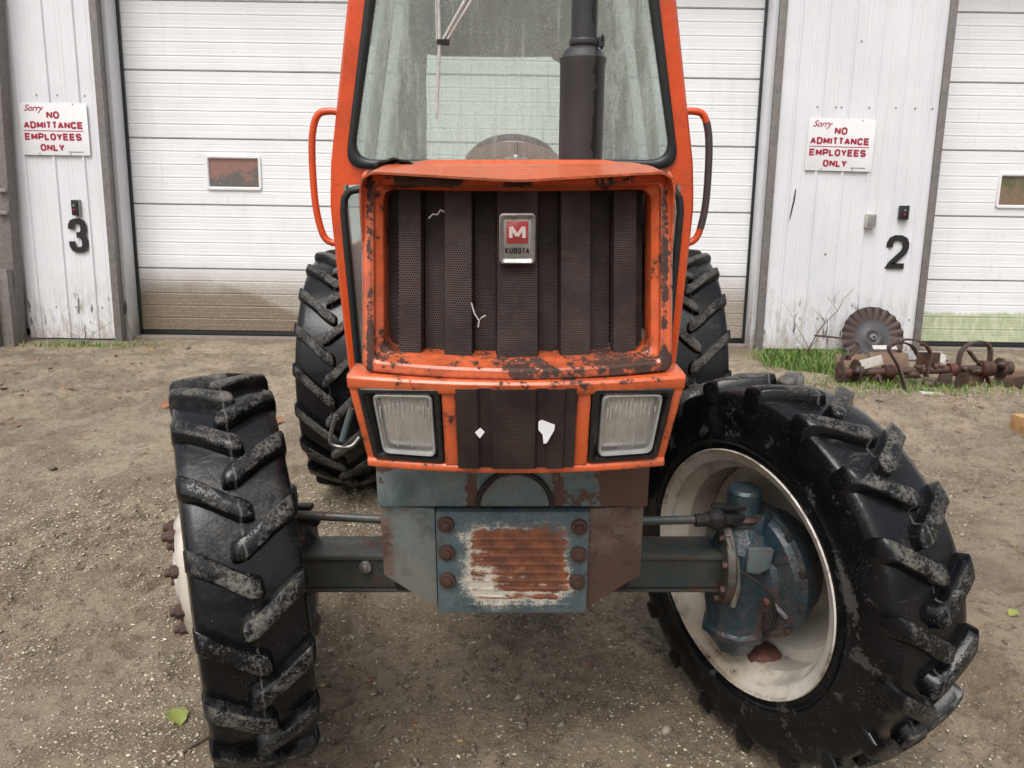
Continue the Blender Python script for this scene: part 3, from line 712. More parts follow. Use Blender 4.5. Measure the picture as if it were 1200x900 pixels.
# ------------------------------------------------------------------ TRACTOR (metres in the yard frame; x right, y away, z up)
TR = thing('tractor', 'old orange and blue four wheel drive tractor with cab, worn muddy tyres and rusty front', 'tractor', (0, 2.7, 0), frame=YARD)
def tp(name, mb, mat, label=None, **kw): return part(name, mb.mesh(name, M[mat] if isinstance(mat, str) else mat, **kw), TR, label=label)
def sp(name, mb, mat, parent, label=None, **kw): return link(name, mb.mesh(name, M[mat] if isinstance(mat, str) else mat, **kw), parent, label=label)

def smooth_path(P_, n=5):
    """Catmull-Rom through the points"""
    P_ = [Vector(p) for p in P_]; Q = [P_[0]]+P_+[P_[-1]]; out = []
    for i in range(1, len(Q)-2):
        for j in range(n):
            t = j/n; a, b, c, d = Q[i-1], Q[i], Q[i+1], Q[i+2]
            out.append(.5*((2*b)+(c-a)*t+(2*a-5*b+4*c-d)*t*t+(3*b-a-3*c+d)*t**3))
    return out+[P_[-1]]

# ---- wheels
def lug_mesh(R, W, sgn, mat, lugw, sweep):
    hw = W/2
    #     x_top   r_top  x_base r_base along  halfwidth
    T = [(-.025, R-.009, -.032, R-.036, -.13, .006), (-.023, R-.004, -.031, R-.038, -.115, .0135), (-.018, R-.001, -.027, R-.040, -.085, .0190), (-.008, R, -.012, R-.040, -.03, .0225), (.004, R, .004, R-.040, .02, .0230),
         (.25*hw, R-.0005, .25*hw, R-.041, .24, .0225), (.5*hw, R-.002, .5*hw, R-.043, .53, .0225), (.75*hw, R-.005, .75*hw, R-.046, .80, .0235),
         (.92*hw, R-.009, .92*hw, R-.052, .96, .025), (hw-.002, R-.014, hw-.006, R-.060, 1.02, .025), (hw+.003, R-.026, hw-.004, R-.070, 1.04, .023),
         (hw+.004, R-.050, hw-.003, R-.085, 1.05, .018), (hw+.002, R-.074, hw-.004, R-.100, 1.05, .010)]
    rings = []
    for xt, rt, xb, rb, al, w_ in T:
        w_ = w_*lugw; phi = al*sweep/R; ring = []
        for (xx, rr, o) in ((xb, rb, -w_*1.50), ((xt+xb)/2, lerp(rb, rt, .4), -w_*1.16), (xt, rt-.003, -w_), (xt, rt, -w_*.84), (xt, rt+.001, 0), (xt, rt, w_*.84), (xt, rt-.003, w_), ((xt+xb)/2, lerp(rb, rt, .4), w_*1.16), (xb, rb, w_*1.50)):
            a = phi+o/R; ring.append((sgn*xx, -rr*math.cos(a), rr*math.sin(a)))
        rings.append(ring)
    mb = MB(); mb.loft(rings, True, True)
    return mb.mesh('tread_lug', mat, smooth=42)
def carcass(R, W, rb, mat):
    h = W/2; cr = R-.030
    half = [(0, cr), (.25*h, cr-.0005), (.5*h, cr-.0015), (.75*h, cr-.004), (.91*h, cr-.008), (.975*h, cr-.016), (h, cr-.034), (h+.004, cr-.075),
            (h+.004, lerp(rb, cr, .5)), (h+.001, lerp(rb, cr, .34)), (h+.0035, lerp(rb, cr, .32)), (h+.003, lerp(rb, cr, .28)), (h-.004, lerp(rb, cr, .26)), (h-.009, lerp(rb, cr, .16)), (h-.006, lerp(rb, cr, .12)), (h-.016, rb+.012), (h-.018, rb-.002), (h-.04, rb-.004)]
    prof = [(-x, r) for x, r in half[::-1]]+half[1:]
    return MB().lathe(prof, axis='x', n=96, closed_prof=True).mesh('tyre', mat, smooth=50)
def wheel(name, side, cx_, cy_, R, W, rb, steer, mat, nl, lugs, lugw, sweep, phase, label):
    h = W/2
    # rim: flanges, bead seats, drop centre (x grows outboard)
    pr = [(-h-.002, rb+.016), (-h-.006, rb+.022), (-h-.001, rb+.024), (-h+.008, rb+.006), (-h+.014, rb-.004), (-h+.040, rb-.010), (-h+.060, rb-.030), (h-.075, rb-.030), (h-.05, rb-.010), (h-.014, rb-.004), (h-.008, rb+.006), (h+.001, rb+.024), (h+.006, rb+.022), (h+.002, rb+.016)]
    inner = [(x, r-.006) for x, r in pr[2:-2]]
    mb = MB(); mb.lathe([(side*x, r) for x, r in pr+inner[::-1]], axis='x', n=80, closed_prof=True)
    # dished centre disc, convex outboard
    dish = [(h-.085, rb-.030), (h-.080, rb-.07), (h-.045, rb-.11), (h+.012, rb*.56), (h+.034, rb*.46), (h+.038, rb*.30), (h+.038, .001), (h+.030, .001), (h+.030, rb*.30), (h+.026, rb*.46), (h+.004, rb*.56), (h-.053, rb-.11), (h-.092, rb-.07), (h-.092, rb-.032)]
    mb.lathe([(side*x, r) for x, r in dish], axis='x', n=64, closed_prof=True)
    og = TR['_o']
    wp = link(name, mb.mesh(name, M['wheelwhite'], smooth=40), TR, (cx_-og[0], cy_-og[1], R+(.008 if R < .55 else -.012)-og[2]), (0, 0, steer), label)
    link('tyre', carcass(R, W, rb, mat), wp)
    for k in range(nl):
        for sg, me_ in lugs.items():
            link('tread_lug', me_, wp, rot=(-(phase+2*math.pi*(k+(.5 if sg > 0 else 0))/nl), 0, 0))
    for k in range(8):
        a = 2*math.pi*k/8+.2
        b = MB(); c = (0, .135*math.cos(a), .135*math.sin(a))
        b.lathe([(side*(h+.028), .018), (side*(h+.050), .018)], c, 'x', 6).lathe([(side*(h+.050), .012), (side*(h+.064), .011)], c, 'x', 10)
        link('wheel_nut', b.mesh('wheel_nut', M['bolt'], bevel=.002, smooth=30), wp)
    hb = MB(); hb.lathe([(side*(h+.0), .075), (side*(h+.040), .072), (side*(h+.048), .055), (side*(h+.050), .001)], axis='x', n=28); link('hub', hb.mesh('hub', M['wheelwhite'], bevel=.003), wp)
    return wp
lf = {s: lug_mesh(.53, .238, s, M['rubber_f'], 1.04, .080) for s in (1, -1)}
lr = {s: lug_mesh(.605, .315, s, M['rubber_r'], 1.1, .14) for s in (1, -1)}
WL = wheel('front_wheel', -1, -.752, 1.83, .53, .238, .314, rad(24), M['rubber_f'], 19, lf, 1, .1, .06, 'front wheel seen edge-on, its white hub outward')
WR = wheel('front_wheel', 1, .716, 1.84, .53, .238, .314, rad(25), M['rubber_f'], 19, lf, 1, .1, .10, 'front wheel turned out, showing the inside of its white rim')
wheel('rear_wheel', -1, -.80, 3.69, .605, .315, .36, 0, M['rubber_r'], 20, lr, 1, .1, .02, None)
wheel('rear_wheel', 1, .80, 3.69, .605, .315, .36, 0, M['rubber_r'], 20, lr, 1, .1, .12, None)
# mud and a rusty lump lying in the right rim
def blob(c, s, mat, name, parent, seed=0, n=2, ir=.14):
    bm = bmesh.new(); bmesh.ops.create_icosphere(bm, subdivisions=n, radius=1)
    rr = random.Random(seed)
    for v in bm.verts:
        f = 1+rr.uniform(-ir, ir); v.co = Vector((v.co.x*s[0]*f+c[0], v.co.y*s[1]*f+c[1], v.co.z*s[2]*f+c[2]))
    me_ = bpy.data.meshes.new(name); bm.to_mesh(me_); bm.free(); me_.materials.append(M[mat]); me_.shade_smooth(); return link(name, me_, parent)
blob((-.015, -.03, -.275), (.05, .045, .026), 'rust', 'rust_lump', WR, 3, 3, .09)
blob((-.02, .05, -.285), (.035, .05, .014), 'implement', 'mud_clump', WR, 5)

# ---- front axle and steering
mb = MB(); sec = [(1.748, .512), (1.742, .520), (1.742, .600), (1.735, .604), (1.735, .616), (1.75, .618), (1.845, .616), (1.85, .608), (1.85, .515), (1.845, .510)]
mb.loft([[(x, y, z) for y, z in sec] for x in (-.575, -.3, .3, .575)])
tp('front_axle', mb, 'axle', bevel=.003)
tp('axle_lip', MB().box(-.57, .57, 1.738, 1.762, .506, .514), 'axle', bevel=.002)
tp('axle_bolt', MB().lathe([(1.728, .016), (1.742, .018)], (-.385, 0, .585), 'y', 20).lathe([(1.722, .007), (1.73, .008)], (-.385, 0, .585), 'y', 10), 'steel', bevel=.002)
for s, wx in ((1, .716), (-1, -.752)):
    st = rad(25 if s > 0 else 24)
    kx, ky = s*.615, 1.80
    tp('tie_rod', MB().tube([(s*.20, 1.72, .722), (s*(.49 if s > 0 else .60), 1.735, .722 if s > 0 else .738)], .0115, 14), 'axle')
    mb = MB().tube([(s*.47, 1.73, .722 if s > 0 else .736), (s*.525, 1.735, .722)], .017, 12); mb.lathe([(.700, .018), (.712, .026), (.735, .026), (.748, .014)], (s*.525, 1.735, 0), 'z', 16)
    if s > 0: tp('tie_rod_end', mb, 'dark', bevel=.002)
    # axle flange ring with bolts
    mb = MB(); mb.lathe([(s*.552, .118), (s*.572, .122), (s*.580, .110)], (0, 1.795, .575), 'x', 26)
    fl = tp('axle_flange', mb, 'axle', bevel=.003)
    mb = MB()
    for k in range(9):
        a = 2*math.pi*k/9; c = (0, 1.795+.103*math.cos(a), .575+.103*math.sin(a)); mb.lathe([(s*.540, .010), (s*.555, .011)], c, 'x', 6)
    sp('flange_bolts', mb, 'bolt', fl, bevel=.001)
    # kingpin case: stepped casting, pointed at the bottom
    mb = MB(); rings = []
    for z, r, m_ in ((.275, .022, 0), (.300, .052, 0), (.345, .080, .0), (.352, .092, 0), (.372, .094, 0), (.380, .084, 0), (.46, .092, 0), (.56, .100, 0), (.625, .092, 0), (.655, .072, 0), (.690, .050, 0)):
        rings.append([(kx+s*.012+r*1.02*math.cos(a)+.004*math.sin(z*60+a*3), ky+r*.95*math.sin(a), z) for a in [2*math.pi*(q_+.5)/9 for q_ in range(9)]])
    mb.loft(rings)
    kc = tp('kingpin_case', mb, 'blue_dark', smooth=18, bevel=.007)
    tp('kingpin_cap', MB().lathe([(.688, .052), (.704, .052), (.708, .046), (.775, .045), (.783, .038), (.786, .012)], (kx, ky, 0), 'z', 32), 'blue_dark', smooth=32)
    mb = MB(); mb.lathe([(.700, .054), (.708, .058), (.716, .054)], (kx, ky, 0), 'z', 24)
    for k in range(6):
        a = k*math.pi/3; mb.lathe([(.712, .008), (.722, .008)], (kx+.05*math.cos(a), ky+.05*math.sin(a), 0), 'z', 6)
    sp('collar', mb, 'bolt', kc)
    # final drive drum on the wheel's axis, ribbed
    wm = Matrix.Translation((wx, 1.835, .538)) @ Matrix.Rotation(st, 4, 'Z')
    mb = MB(); i = -s
    mb.lathe([(i*-.04, .150), (i*.0, .165), (i*.030, .188), (i*.055, .190), (i*.062, .176), (i*.078, .168), (i*.084, .120), (i*.100, .112), (i*.108, .07), (i*.112, .01)], (0, 0, .0), 'x', 40)
    for k in range(6):
        a = 2*math.pi*k/6+.4; mb.tube([(i*.088, .06*math.cos(a), .06*math.sin(a)), (i*.074, .165*math.cos(a), .165*math.sin(a))], .012, 6)
    for k in range(12):
        a = 2*math.pi*k/12+.13; mb.lathe([(i*.050, .011), (i*.066, .011)], (0, .181*math.cos(a), .181*math.sin(a)), 'x', 6)
    mm = mb.mesh('final_drive_drum', M['blue_dark'], bevel=.0015, smooth=32); mm.transform(wm); part('final_drive_drum', mm, TR)
    # bridging arm from the drum over to the kingpin, steering arm, gusset plate
    def web(A, B, ha, hb, da, db):
        A, B = Vector(A), Vector(B); return MB().loft([[(p.x, p.y-d_, p.z-h_), (p.x, p.y-d_, p.z+h_), (p.x, p.y+d_, p.z+h_*.8), (p.x, p.y+d_, p.z-h_*.8)] for p, h_, d_ in ((A, ha, da), (A.lerp(B, .45)+Vector((0, -.012, .006)), (ha+hb)/2*1.05, (da+db)/2), (B, hb, db))])
    tp('knuckle_arm', web((kx+s*.01, ky, .675), wm @ Vector((i*.03, 0, .135)), .028, .050, .050, .055), 'blue_dark', smooth=20, bevel=.009)
    tp('knuckle_casting', web((kx+s*.03, ky+.01, .475), wm @ Vector((i*.03, .0, -.055)), .105, .125, .070, .080), 'blue_dark', smooth=20, bevel=.012)
    tp('brake_line', MB().tube(smooth_path([(kx-s*.04, ky-.10, .60), (kx+s*.03, ky-.13, .56), (kx+s*.07, ky-.12, .47), (kx+s*.05, ky-.10, .38)], 5), .0045, 6), 'dark', smooth=60)
    mb = MB(); mb.box(min(kx-s*.01, s*.50), max(kx-s*.01, s*.50), ky-.055, ky-.030, .700, .728); mb.box(min(kx, s*.52), max(kx, s*.52), ky-.045, ky-.02, .735, .750)
    tp('steering_arm', mb, 'black', bevel=.005)
    mb = MB(); mb.prism([(kx-.012, .655), (kx+.055, .655), (kx+.048, .600), (kx+.02, .585), (kx-.012, .590)], ky-.105, ky-.085); tp('gusset_plate', mb, 'blue', bevel=.004)
    mb = MB(); mb.tube([(s*.555, 1.72, .68), (s*.574, 1.70, .62), (s*.582, 1.695, .55), (s*.578, 1.70, .49)], [.008, .011, .011, .008], 8); tp('casting_rib', mb, 'steel', smooth=40)
    mb = MB(); mb.box(kx-.03, kx+.025, ky-.085, ky-.05, .50, .56); mb.lathe([(ky-.105, .012), (ky-.08, .014)], (kx+.055, 0, .50), 'y', 6); tp('drain_boss', mb, 'rust', bevel=.006)

# ---- front bolster (weight carrier)
mb = MB(); mb.prism([(-.170, .604), (.172, .604), (.172, .860), (-.170, .860)], 1.497, 1.525)
bp = tp('bolster_plate', mb, 'plate', bevel=.003, label='front plate with a white primer patch turned to rust')
mb = MB()
for i in range(9):      # pressed horizontal ribs
    z = .625+i*.021
    mb.loft([[(x, 1.4972-d_, z+e_) for d_, e_ in ((0, -.006), (.0018, -.002), (.0018, .002), (0, .006), (-.004, 0))] for x in (-.105, -.09, .12, .135)])
sp('pressed_rib', mb, 'plate', bp, smooth=60)
for x, z in ((-.147, .832), (-.147, .762), (-.147, .692), (.150, .826), (.150, .758), (.148, .688)):
    b = MB(); b.lathe([(1.480, .0105), (1.488, .0115)], (x, 0, z), 'y', 6).lathe([(1.487, .018), (1.498, .019)], (x, 0, z), 'y', 20)
    sp('plate_bolt', b, 'bolt', bp, bevel=.0015)
for s in (-1, 1):
    mb = MB(); xo = .299
    f = [(s*.173, 1.512, .606), (s*.173, 1.512, .860), (s*xo, 1.535, .860), (s*xo, 1.535, .680)]
    r_ = [(x, y+.02, z) for x, y, z in f]
    mb.add(f+r_, [(0, 1, 2, 3), (4, 7, 6, 5), (0, 4, 5, 1), (1, 5, 6, 2), (2, 6, 7, 3), (3, 7, 4, 0)])
    mb.box(min(s*(xo-.02), s*(xo-.002)), max(s*(xo-.02), s*(xo-.002)), 1.56, 2.1, .685, .858)
    tp('bolster_side', mb, 'wing', bevel=.003, label='chipped pale blue side plate' if s < 0 else 'brown rusted side plate')
mb = MB(); mb.prism([(-.300, .866), (.303, .866), (.303, 1.02), (-.300, 1.02)], 1.512, 1.54)
up = tp('upper_cross_plate', mb, 'cross', bevel=.004, label='blue cross plate flaking to rust under the headlights')
mb = MB(); mb.prism(arc(.006, .869, .088, 0, 180, 24)+[(-.074, .869)]+arc(.006, .869, .080, 180, 0, 24)+[(.094, .869)], 1.500, 1.514); sp('half_round_rim', mb, 'dark', up)
mb = MB(); mb.prism(arc(.006, .870, .078, 0, 180, 24), 1.503, 1.514); sp('half_round_cover', mb, 'blue', up, bevel=.004)
mb = MB(); mb.box(-.28, .28, 1.56, 2.3, .62, .98); tp('front_frame', mb, 'dark', bevel=.01)
mb = MB(); mb.box(-.17, .17, 2.2, 3.9, .42, .90); mb.box(-.62, .62, 3.55, 3.83, .48, .74); tp('transmission_case', mb, 'blue_dark', bevel=.02)
mb = MB(); mb.box(-.22, .22, 1.62, 2.6, .86, 1.50); tp('engine_block', mb, 'dark', bevel=.02)

# ---- headlight panel
PX = .008
def bow(x, amt=.03): return -amt*(1-(x/.32)**2)
def bar(z0, z1, x0, x1, y0, dep, tw=0, n=21, amt=.03, dz=-.006, xt=None):
    """bar bowed towards the viewer; z of the ends slightly higher than the middle"""
    rings = []
    for i in range(n):
        u = i/(n-1); x = lerp(x0, x1, u); xx = PX+x; b = bow(x, amt); q_ = dz*(1-(x/.32)**2)
        xb = lerp(*(xt or (x0, x1)), u)+PX
        rings.append([(xb, y0+b+tw, z0+q_), (xx, y0+b, z1+q_-.006), (xx, y0+b+.006, z1+q_), (xx, y0+b+dep, z1+q_), (xb, y0+b+dep, z0+q_)])
    return rings
mb = MB(); mb.loft(bar(1.190, 1.217, -.322, .322, 1.352, .09, .004))
mb.loft(bar(1.206, 1.215, -.300, .300, 1.372, .09, -.004))
tp('panel_top_rail', mb, 'orange_panel', bevel=.003)
mb = MB(); mb.loft(bar(1.020, 1.038, -.298, .298, 1.385, .07, 0)); tp('panel_bottom_rail', mb, 'orange_panel', bevel=.003)
for s in (-1, 1):
    mb = MB(); f = lambda x, z, y: (PX+s*x, y, z)
    q1 = [(.322, 1.205, 1.354), (.303, 1.205, 1.352), (.281, 1.030, 1.387), (.298, 1.030, 1.389)]
    v = [f(x, z, y) for x, z, y in q1]+[f(x, z, y+.10) for x, z, y in q1]
    mb.add(v, [(0, 1, 2, 3), (4, 7, 6, 5), (0, 4, 5, 1), (1, 5, 6, 2), (2, 6, 7, 3), (3, 7, 4, 0)]); tp('panel_side_rail', mb, 'orange_panel', bevel=.003)
    q1 = [(.142, 1.200, 1.333), (.115, 1.200, 1.332), (.112, 1.028, 1.360), (.140, 1.028, 1.362)]
    v = [f(x, z, y) for x, z, y in q1]+[f(x, z, y+.06) for x, z, y in q1]
    mb = MB(); mb.add(v, [(0, 1, 2, 3), (4, 7, 6, 5), (0, 4, 5, 1), (1, 5, 6, 2), (2, 6, 7, 3), (3, 7, 4, 0)]); tp('panel_upright', mb, 'orange_panel', bevel=.003)
    # headlight: black bezel with deep bevelled walls, reflector bowl, ribbed lens
    def yy(x, z, e=0): return 1.348+(1.2-z)*.19+bow(x)*.85+.0+e
    a_, b_ = (.146, .299) if s > 0 else (.146, .301)
    outer = lambda g: rquad((PX+s*(b_-.000)-s*g, 1.190-g), (PX+s*(a_)+s*g, 1.194-g), (PX+s*(a_-.002)+s*g, 1.034+g), (PX+s*(b_-.020)-s*g, 1.040+g), .008, 4)
    lo_, hi_ = (.158, .276) if s < 0 else (.162, .282)
    inner = lambda g, r: rquad((PX+s*hi_-s*g, 1.181-g), (PX+s*lo_+s*g, 1.183-g), (PX+s*(lo_-.002)+s*g, 1.046+g), (PX+s*(hi_-.012)-s*g, 1.050+g), r, 4)
    R_ = lambda pts, e: [(x, yy(abs(x-PX), z, e), z) for x, z in pts]
    mb = MB(); mb.loft([R_(outer(-.002), .04), R_(outer(-.002), .004), R_(outer(.001), .001), R_(outer(.007), .001), R_(outer(.010), .008), R_(inner(-.004, .016), .014), R_(inner(0, .014), .020), R_(inner(0, .014), .045)], True, False)
    bz = tp('headlight_bezel', mb, 'black', smooth=30)
    cxm = PX+s*(lo_+hi_-.006)/2; czm = 1.116
    mb = MB(); ins = inner(.001, .014)
    sh_ = lambda t: [(lerp(x, cxm, t), lerp(z, czm, t)) for x, z in ins]
    mb.loft([R_(ins, .022), R_(sh_(.03), .028), R_(sh_(.25), .050), R_(sh_(.5), .064), R_(sh_(.8), .072), R_(sh_(.97), .074)], True, True)
    sp('reflector', mb, 'reflector', bz, smooth=60)
    sp('bulb', MB().lathe([(yy(abs(cxm-PX), czm, .030), .004), (yy(abs(cxm-PX), czm, .034), .010), (yy(abs(cxm-PX), czm, .060), .010)], (cxm, 0, czm-.004), 'y', 14), 'signwhite', bz, smooth=50)
    # lens: rim step and slightly domed, vertical flutes
    mb = MB(); rings = [R_(ins, .022)]
    for t, e in ((.0, .010), (.035, .004), (.09, .003), (.11, .007), (.14, .007), (.3, .004), (.55, .002), (.8, .001), (.98, .001)): rings.append(R_(sh_(t), e))
    mb.loft(rings, True, True); lz = sp('lens', mb, 'lens', bz, smooth=50)
    mb = MB(); mb.loft([R_(ins, .009), R_(ins, .004), R_(sh_(.03), .000), R_(sh_(.095), .002), R_(sh_(.115), .007), R_(sh_(.115), .014)], True, False); sp('lens_rim', mb, 'lensrim', lz, smooth=40)
    mb = MB()
    for k in range(11):
        x = lerp(cxm-.046, cxm+.046, (k+random.uniform(-.25, .25))/10); zt = 1.165-.010*abs(k-5)/5; zb_ = random.uniform(1.128, 1.150)
        mb.tube([(x, yy(abs(x-PX), z, .002), z) for z in (zt, (zt+zb_)/2, zb_)], .0016, 6)
    for x in (cxm-.018, cxm+.010): mb.tube([(x, yy(abs(x-PX), z, .003), z) for z in (1.12, 1.09, 1.068)], .0011, 6)
    sp('lens_flutes', mb, 'flute', lz, smooth=60)
# centre mesh of the panel: corrugated
xs = [(-.113, 0), (-.075, 0), (-.070, .008), (-.048, .008), (-.043, 0), (.000-.030, 0), (.034, 0), (.039, .008), (.058, .008), (.063, 0), (.088, 0), (.091, .006), (.113, .006)]
mb = MB(); n = len(xs)
mb.add([(PX+x, 1.345+bow(x)+d_+(1.2-z)*.17, z) for z in (1.20, 1.115, 1.03) for x, d_ in xs], [(j*n+i, j*n+i+1, (j+1)*n+i+1, (j+1)*n+i) for j in range(2) for i in range(n-1)])
lm = tp('lower_mesh', mb, 'mesh', solid=.003, smooth=20)
for pts in ([(-.070, 1.112), (-.060, 1.121), (-.052, 1.113), (-.061, 1.101)], [(.050, 1.133), (.056, 1.137), (.081, 1.127), (.080, 1.117), (.066, 1.091), (.060, 1.090), (.058, 1.108), (.050, 1.118)]):
    mb = MB(); mb.prism(pts, 1.322, 1.3255); sp('paper_scrap', mb, 'signwhite', lm, 'small white torn scrap stuck to the mesh')
mb = MB(); mb.box(-.30, .31, 1.46, 1.60, 1.03, 1.21); tp('panel_backing', mb, 'dark')

# ---- hood: front frame, grille, top and sides
HX = .010
def hy(z, x, b=.032): return 1.375+(z-1.225)*.27-b*(1-min(1, ((x)/.3)**2))
def fring(hw, z0, z1, r, e, dipt, dipb, n=6, bo=.032, nx_=14):
    """rounded rectangle with bowed long edges; e = depth behind the face"""
    out = []
    def edge_pts(pts):
        for x, z in pts:
            k = 1-min(1, (x/hw)**2); zz = z-(dipt*k if z > (z0+z1)/2 else dipb*k)
            out.append((HX+x, hy(zz, x, bo)+e, zz))
    edge_pts(arc(hw-r, z1-r, r, 0, 90, n)); edge_pts([(lerp(hw-r, -hw+r, i/nx_), z1) for i in range(1, nx_)])
    edge_pts(arc(-hw+r, z1-r, r, 90, 180, n)); edge_pts(arc(-hw+r, z0+r, r, 180, 270, n))
    edge_pts([(lerp(-hw+r, hw-r, i/nx_), z0) for i in range(1, nx_)]); edge_pts(arc(hw-r, z0+r, r, 270, 360, n))
    return out
mb = MB(); mb.loft([fring(.297, 1.220, 1.590, .018, .05, .014, .010), fring(.298, 1.219, 1.591, .018, .006, .015, .010), fring(.296, 1.221, 1.589, .017, .001, .016, .010),
    fring(.293, 1.224, 1.585, .016, -.002, .015, .010), fring(.279, 1.236, 1.568, .014, -.003, .008, .009), fring(.274, 1.240, 1.564, .014, .001, .006, .008), fring(.272, 1.242, 1.562, .014, .012, .005, .008), fring(.262, 1.247, 1.556, .018, .026, .004, .007),
    fring(.2595, 1.250, 1.554, .022, .030, .003, .007), fring(.2585, 1.251, 1.553, .022, .038, .003, .007), fring(.257, 1.252, 1.552, .022, .085, .002, .007)], True, False)
tp('grille_frame', mb, 'orange_frame', smooth=26, label='rusty orange frame round the radiator grille')
for x0, x1, dp in ((-.256, -.2255, .085), (-.2245, -.173, .040), (-.173, -.134, .078), (-.134, -.074, .038), (-.074, -.032, .078), (-.032, .053, .036), (.053, .091, .078), (.091, .155, .038), (.155, .194, .078), (.194, .246, .040), (.247, .262, .085)):
    mb = MB(); raised = dp < .05; e0 = .026 if raised else 0
    P_ = []
    for z in np.linspace(1.236, 1.558, 5):
        P_.append([(x, hy(z, x, .03)+d_, float(z)) for x, d_ in ((x0+.0004, dp+e0), (x0+.004, dp), ((x0+x1)/2, dp-.001), (x1-.004, dp), (x1-.0004, dp+e0))])
    n = 5; mb.add([p for r_ in P_ for p in r_], [(j*n+i, j*n+i+1, (j+1)*n+i+1, (j+1)*n+i) for j in range(4) for i in range(4)])
    tp('grille_strip', mb, 'mesh', smooth=25)
mb = MB(); mb.box(HX-.25, HX+.25, 1.52, 1.56, 1.24, 1.56); tp('radiator', mb, 'dark')
for pts in ([(-.160, 1.500), (-.152, 1.508), (-.143, 1.507), (-.137, 1.516), (-.130, 1.512)], [(-.078, 1.345), (-.072, 1.325), (-.063, 1.312), (-.058, 1.318), (-.050, 1.322)], [(-.063, 1.312), (-.065, 1.300)]):
    tp('straw_bit', MB().tube([(x, hy(z, x)+.032, z) for x, z in pts], .0014, 5), 'paperscrap')
# hood skin: top with raised centre panel and creased front, shoulders, sides
def hood_top(x, y):
    k = max(0, 1-abs(x)/.29)
    z = 1.588+.0115*min(1, (y-1.432)/.16)-.016*k*max(0, 1-(y-1.432)/.13)      # front edge dips in the middle
    up_ = 1/(1+math.exp(-(y-1.635-.05*abs(x))/.006))
    z += up_*(.0045*(1/(1+math.exp((abs(x)-.262)/.004)))+.0055*(1/(1+math.exp((abs(x)-.205)/.006))))
    z -= .010*max(0, y-1.75)
    return z
rings = []
for y in list(np.linspace(1.432, 1.60, 9))+list(np.linspace(1.612, 1.68, 12))+list(np.linspace(1.72, 2.64, 12)):
    ring = [(-.292, 1.24), (-.296, 1.40), (-.297, 1.52), (-.295, 1.560)]
    pts = [(-.288, -.012), (-.275, -.003)]+[(x, 0) for x in np.linspace(-.262, .262, 36)]+[(.275, -.003), (.288, -.012)]
    full = ring+[(x, hood_top(x, y)+d_) for x, d_ in pts]+[(-a, b) for a, b in ring[::-1]]
    rings.append([(HX+x, float(y)+(bow(x, .03) if y < 1.60 and z > 1.57 else 0), z) for x, z in full])
mb = MB(); mb.loft(rings, False, False); tp('hood', mb, 'orange_hood', solid=.004, smooth=28)
mb = MB(); mb.prism(rrect(-.016, .034, 1.606, 1.614, .002, 2), 1.68, 1.73); mb.tube([(.009, 1.705, 1.61), (.009, 1.705, 1.645)], .0050, 10); mb.lathe([(1.612, .012), (1.620, .009)], (.009, 1.705, 0), 'z', 12)
tp('hood_latch', mb, 'steel', bevel=.0015)
mb = MB(); mb.grid(lambda u, v: (HX-.292+.082*u, 1.585+.06*v+.03*u, 1.596+.016*math.sin(math.pi*min(1, u*1.05))**.6*(1-.4*v)+.0015*math.sin(u*17)), 16, 5); tp('torn_rubber_flap', mb, 'dark', solid=.004, label='torn black rubber flap on the hood corner')

# exhaust
mb = MB(); mb.lathe([(1.60, .030), (1.612, .056), (1.835, .056), (1.845, .058), (1.852, .058), (1.857, .052), (1.868, .046), (1.878, .033)], (.176, 2.0, 0), 'z', 40)
ex = tp('muffler', mb, 'muffler', smooth=40)
mb = MB(); mb.lathe([(1.874, .0325), (2.00, .0325), (2.001, .0345), (2.009, .0345), (2.010, .0325), (2.45, .0325)], (.178, 2.0, 0), 'z', 32); sp('exhaust_pipe', mb, 'muffler', ex, smooth=40)
mb = MB(); mb.lathe([(1.880, .0345), (1.884, .037), (1.892, .037), (1.896, .0345)], (.178, 2.0, 0), 'z', 28); mb.box(.212, .228, 1.99, 2.01, 1.878, 1.900); mb.tube([(.222, 1.985, 1.905), (.222, 2.0, 1.872)], .003, 8); sp('clamp', mb, 'muffler', ex, bevel=.001)

# ---- cab
CY = 2.70
def cab_x(z):
    P_ = [(.78, .600), (.867, .618), (1.30, .640), (1.462, .646), (1.60, .634), (1.75, .610), (2.117, .541), (2.40, .492)]
    for (a, b), (c, d) in zip(P_, P_[1:]):
        if z <= c: return lerp(b, d, (z-a)/(c-a))
    return .492
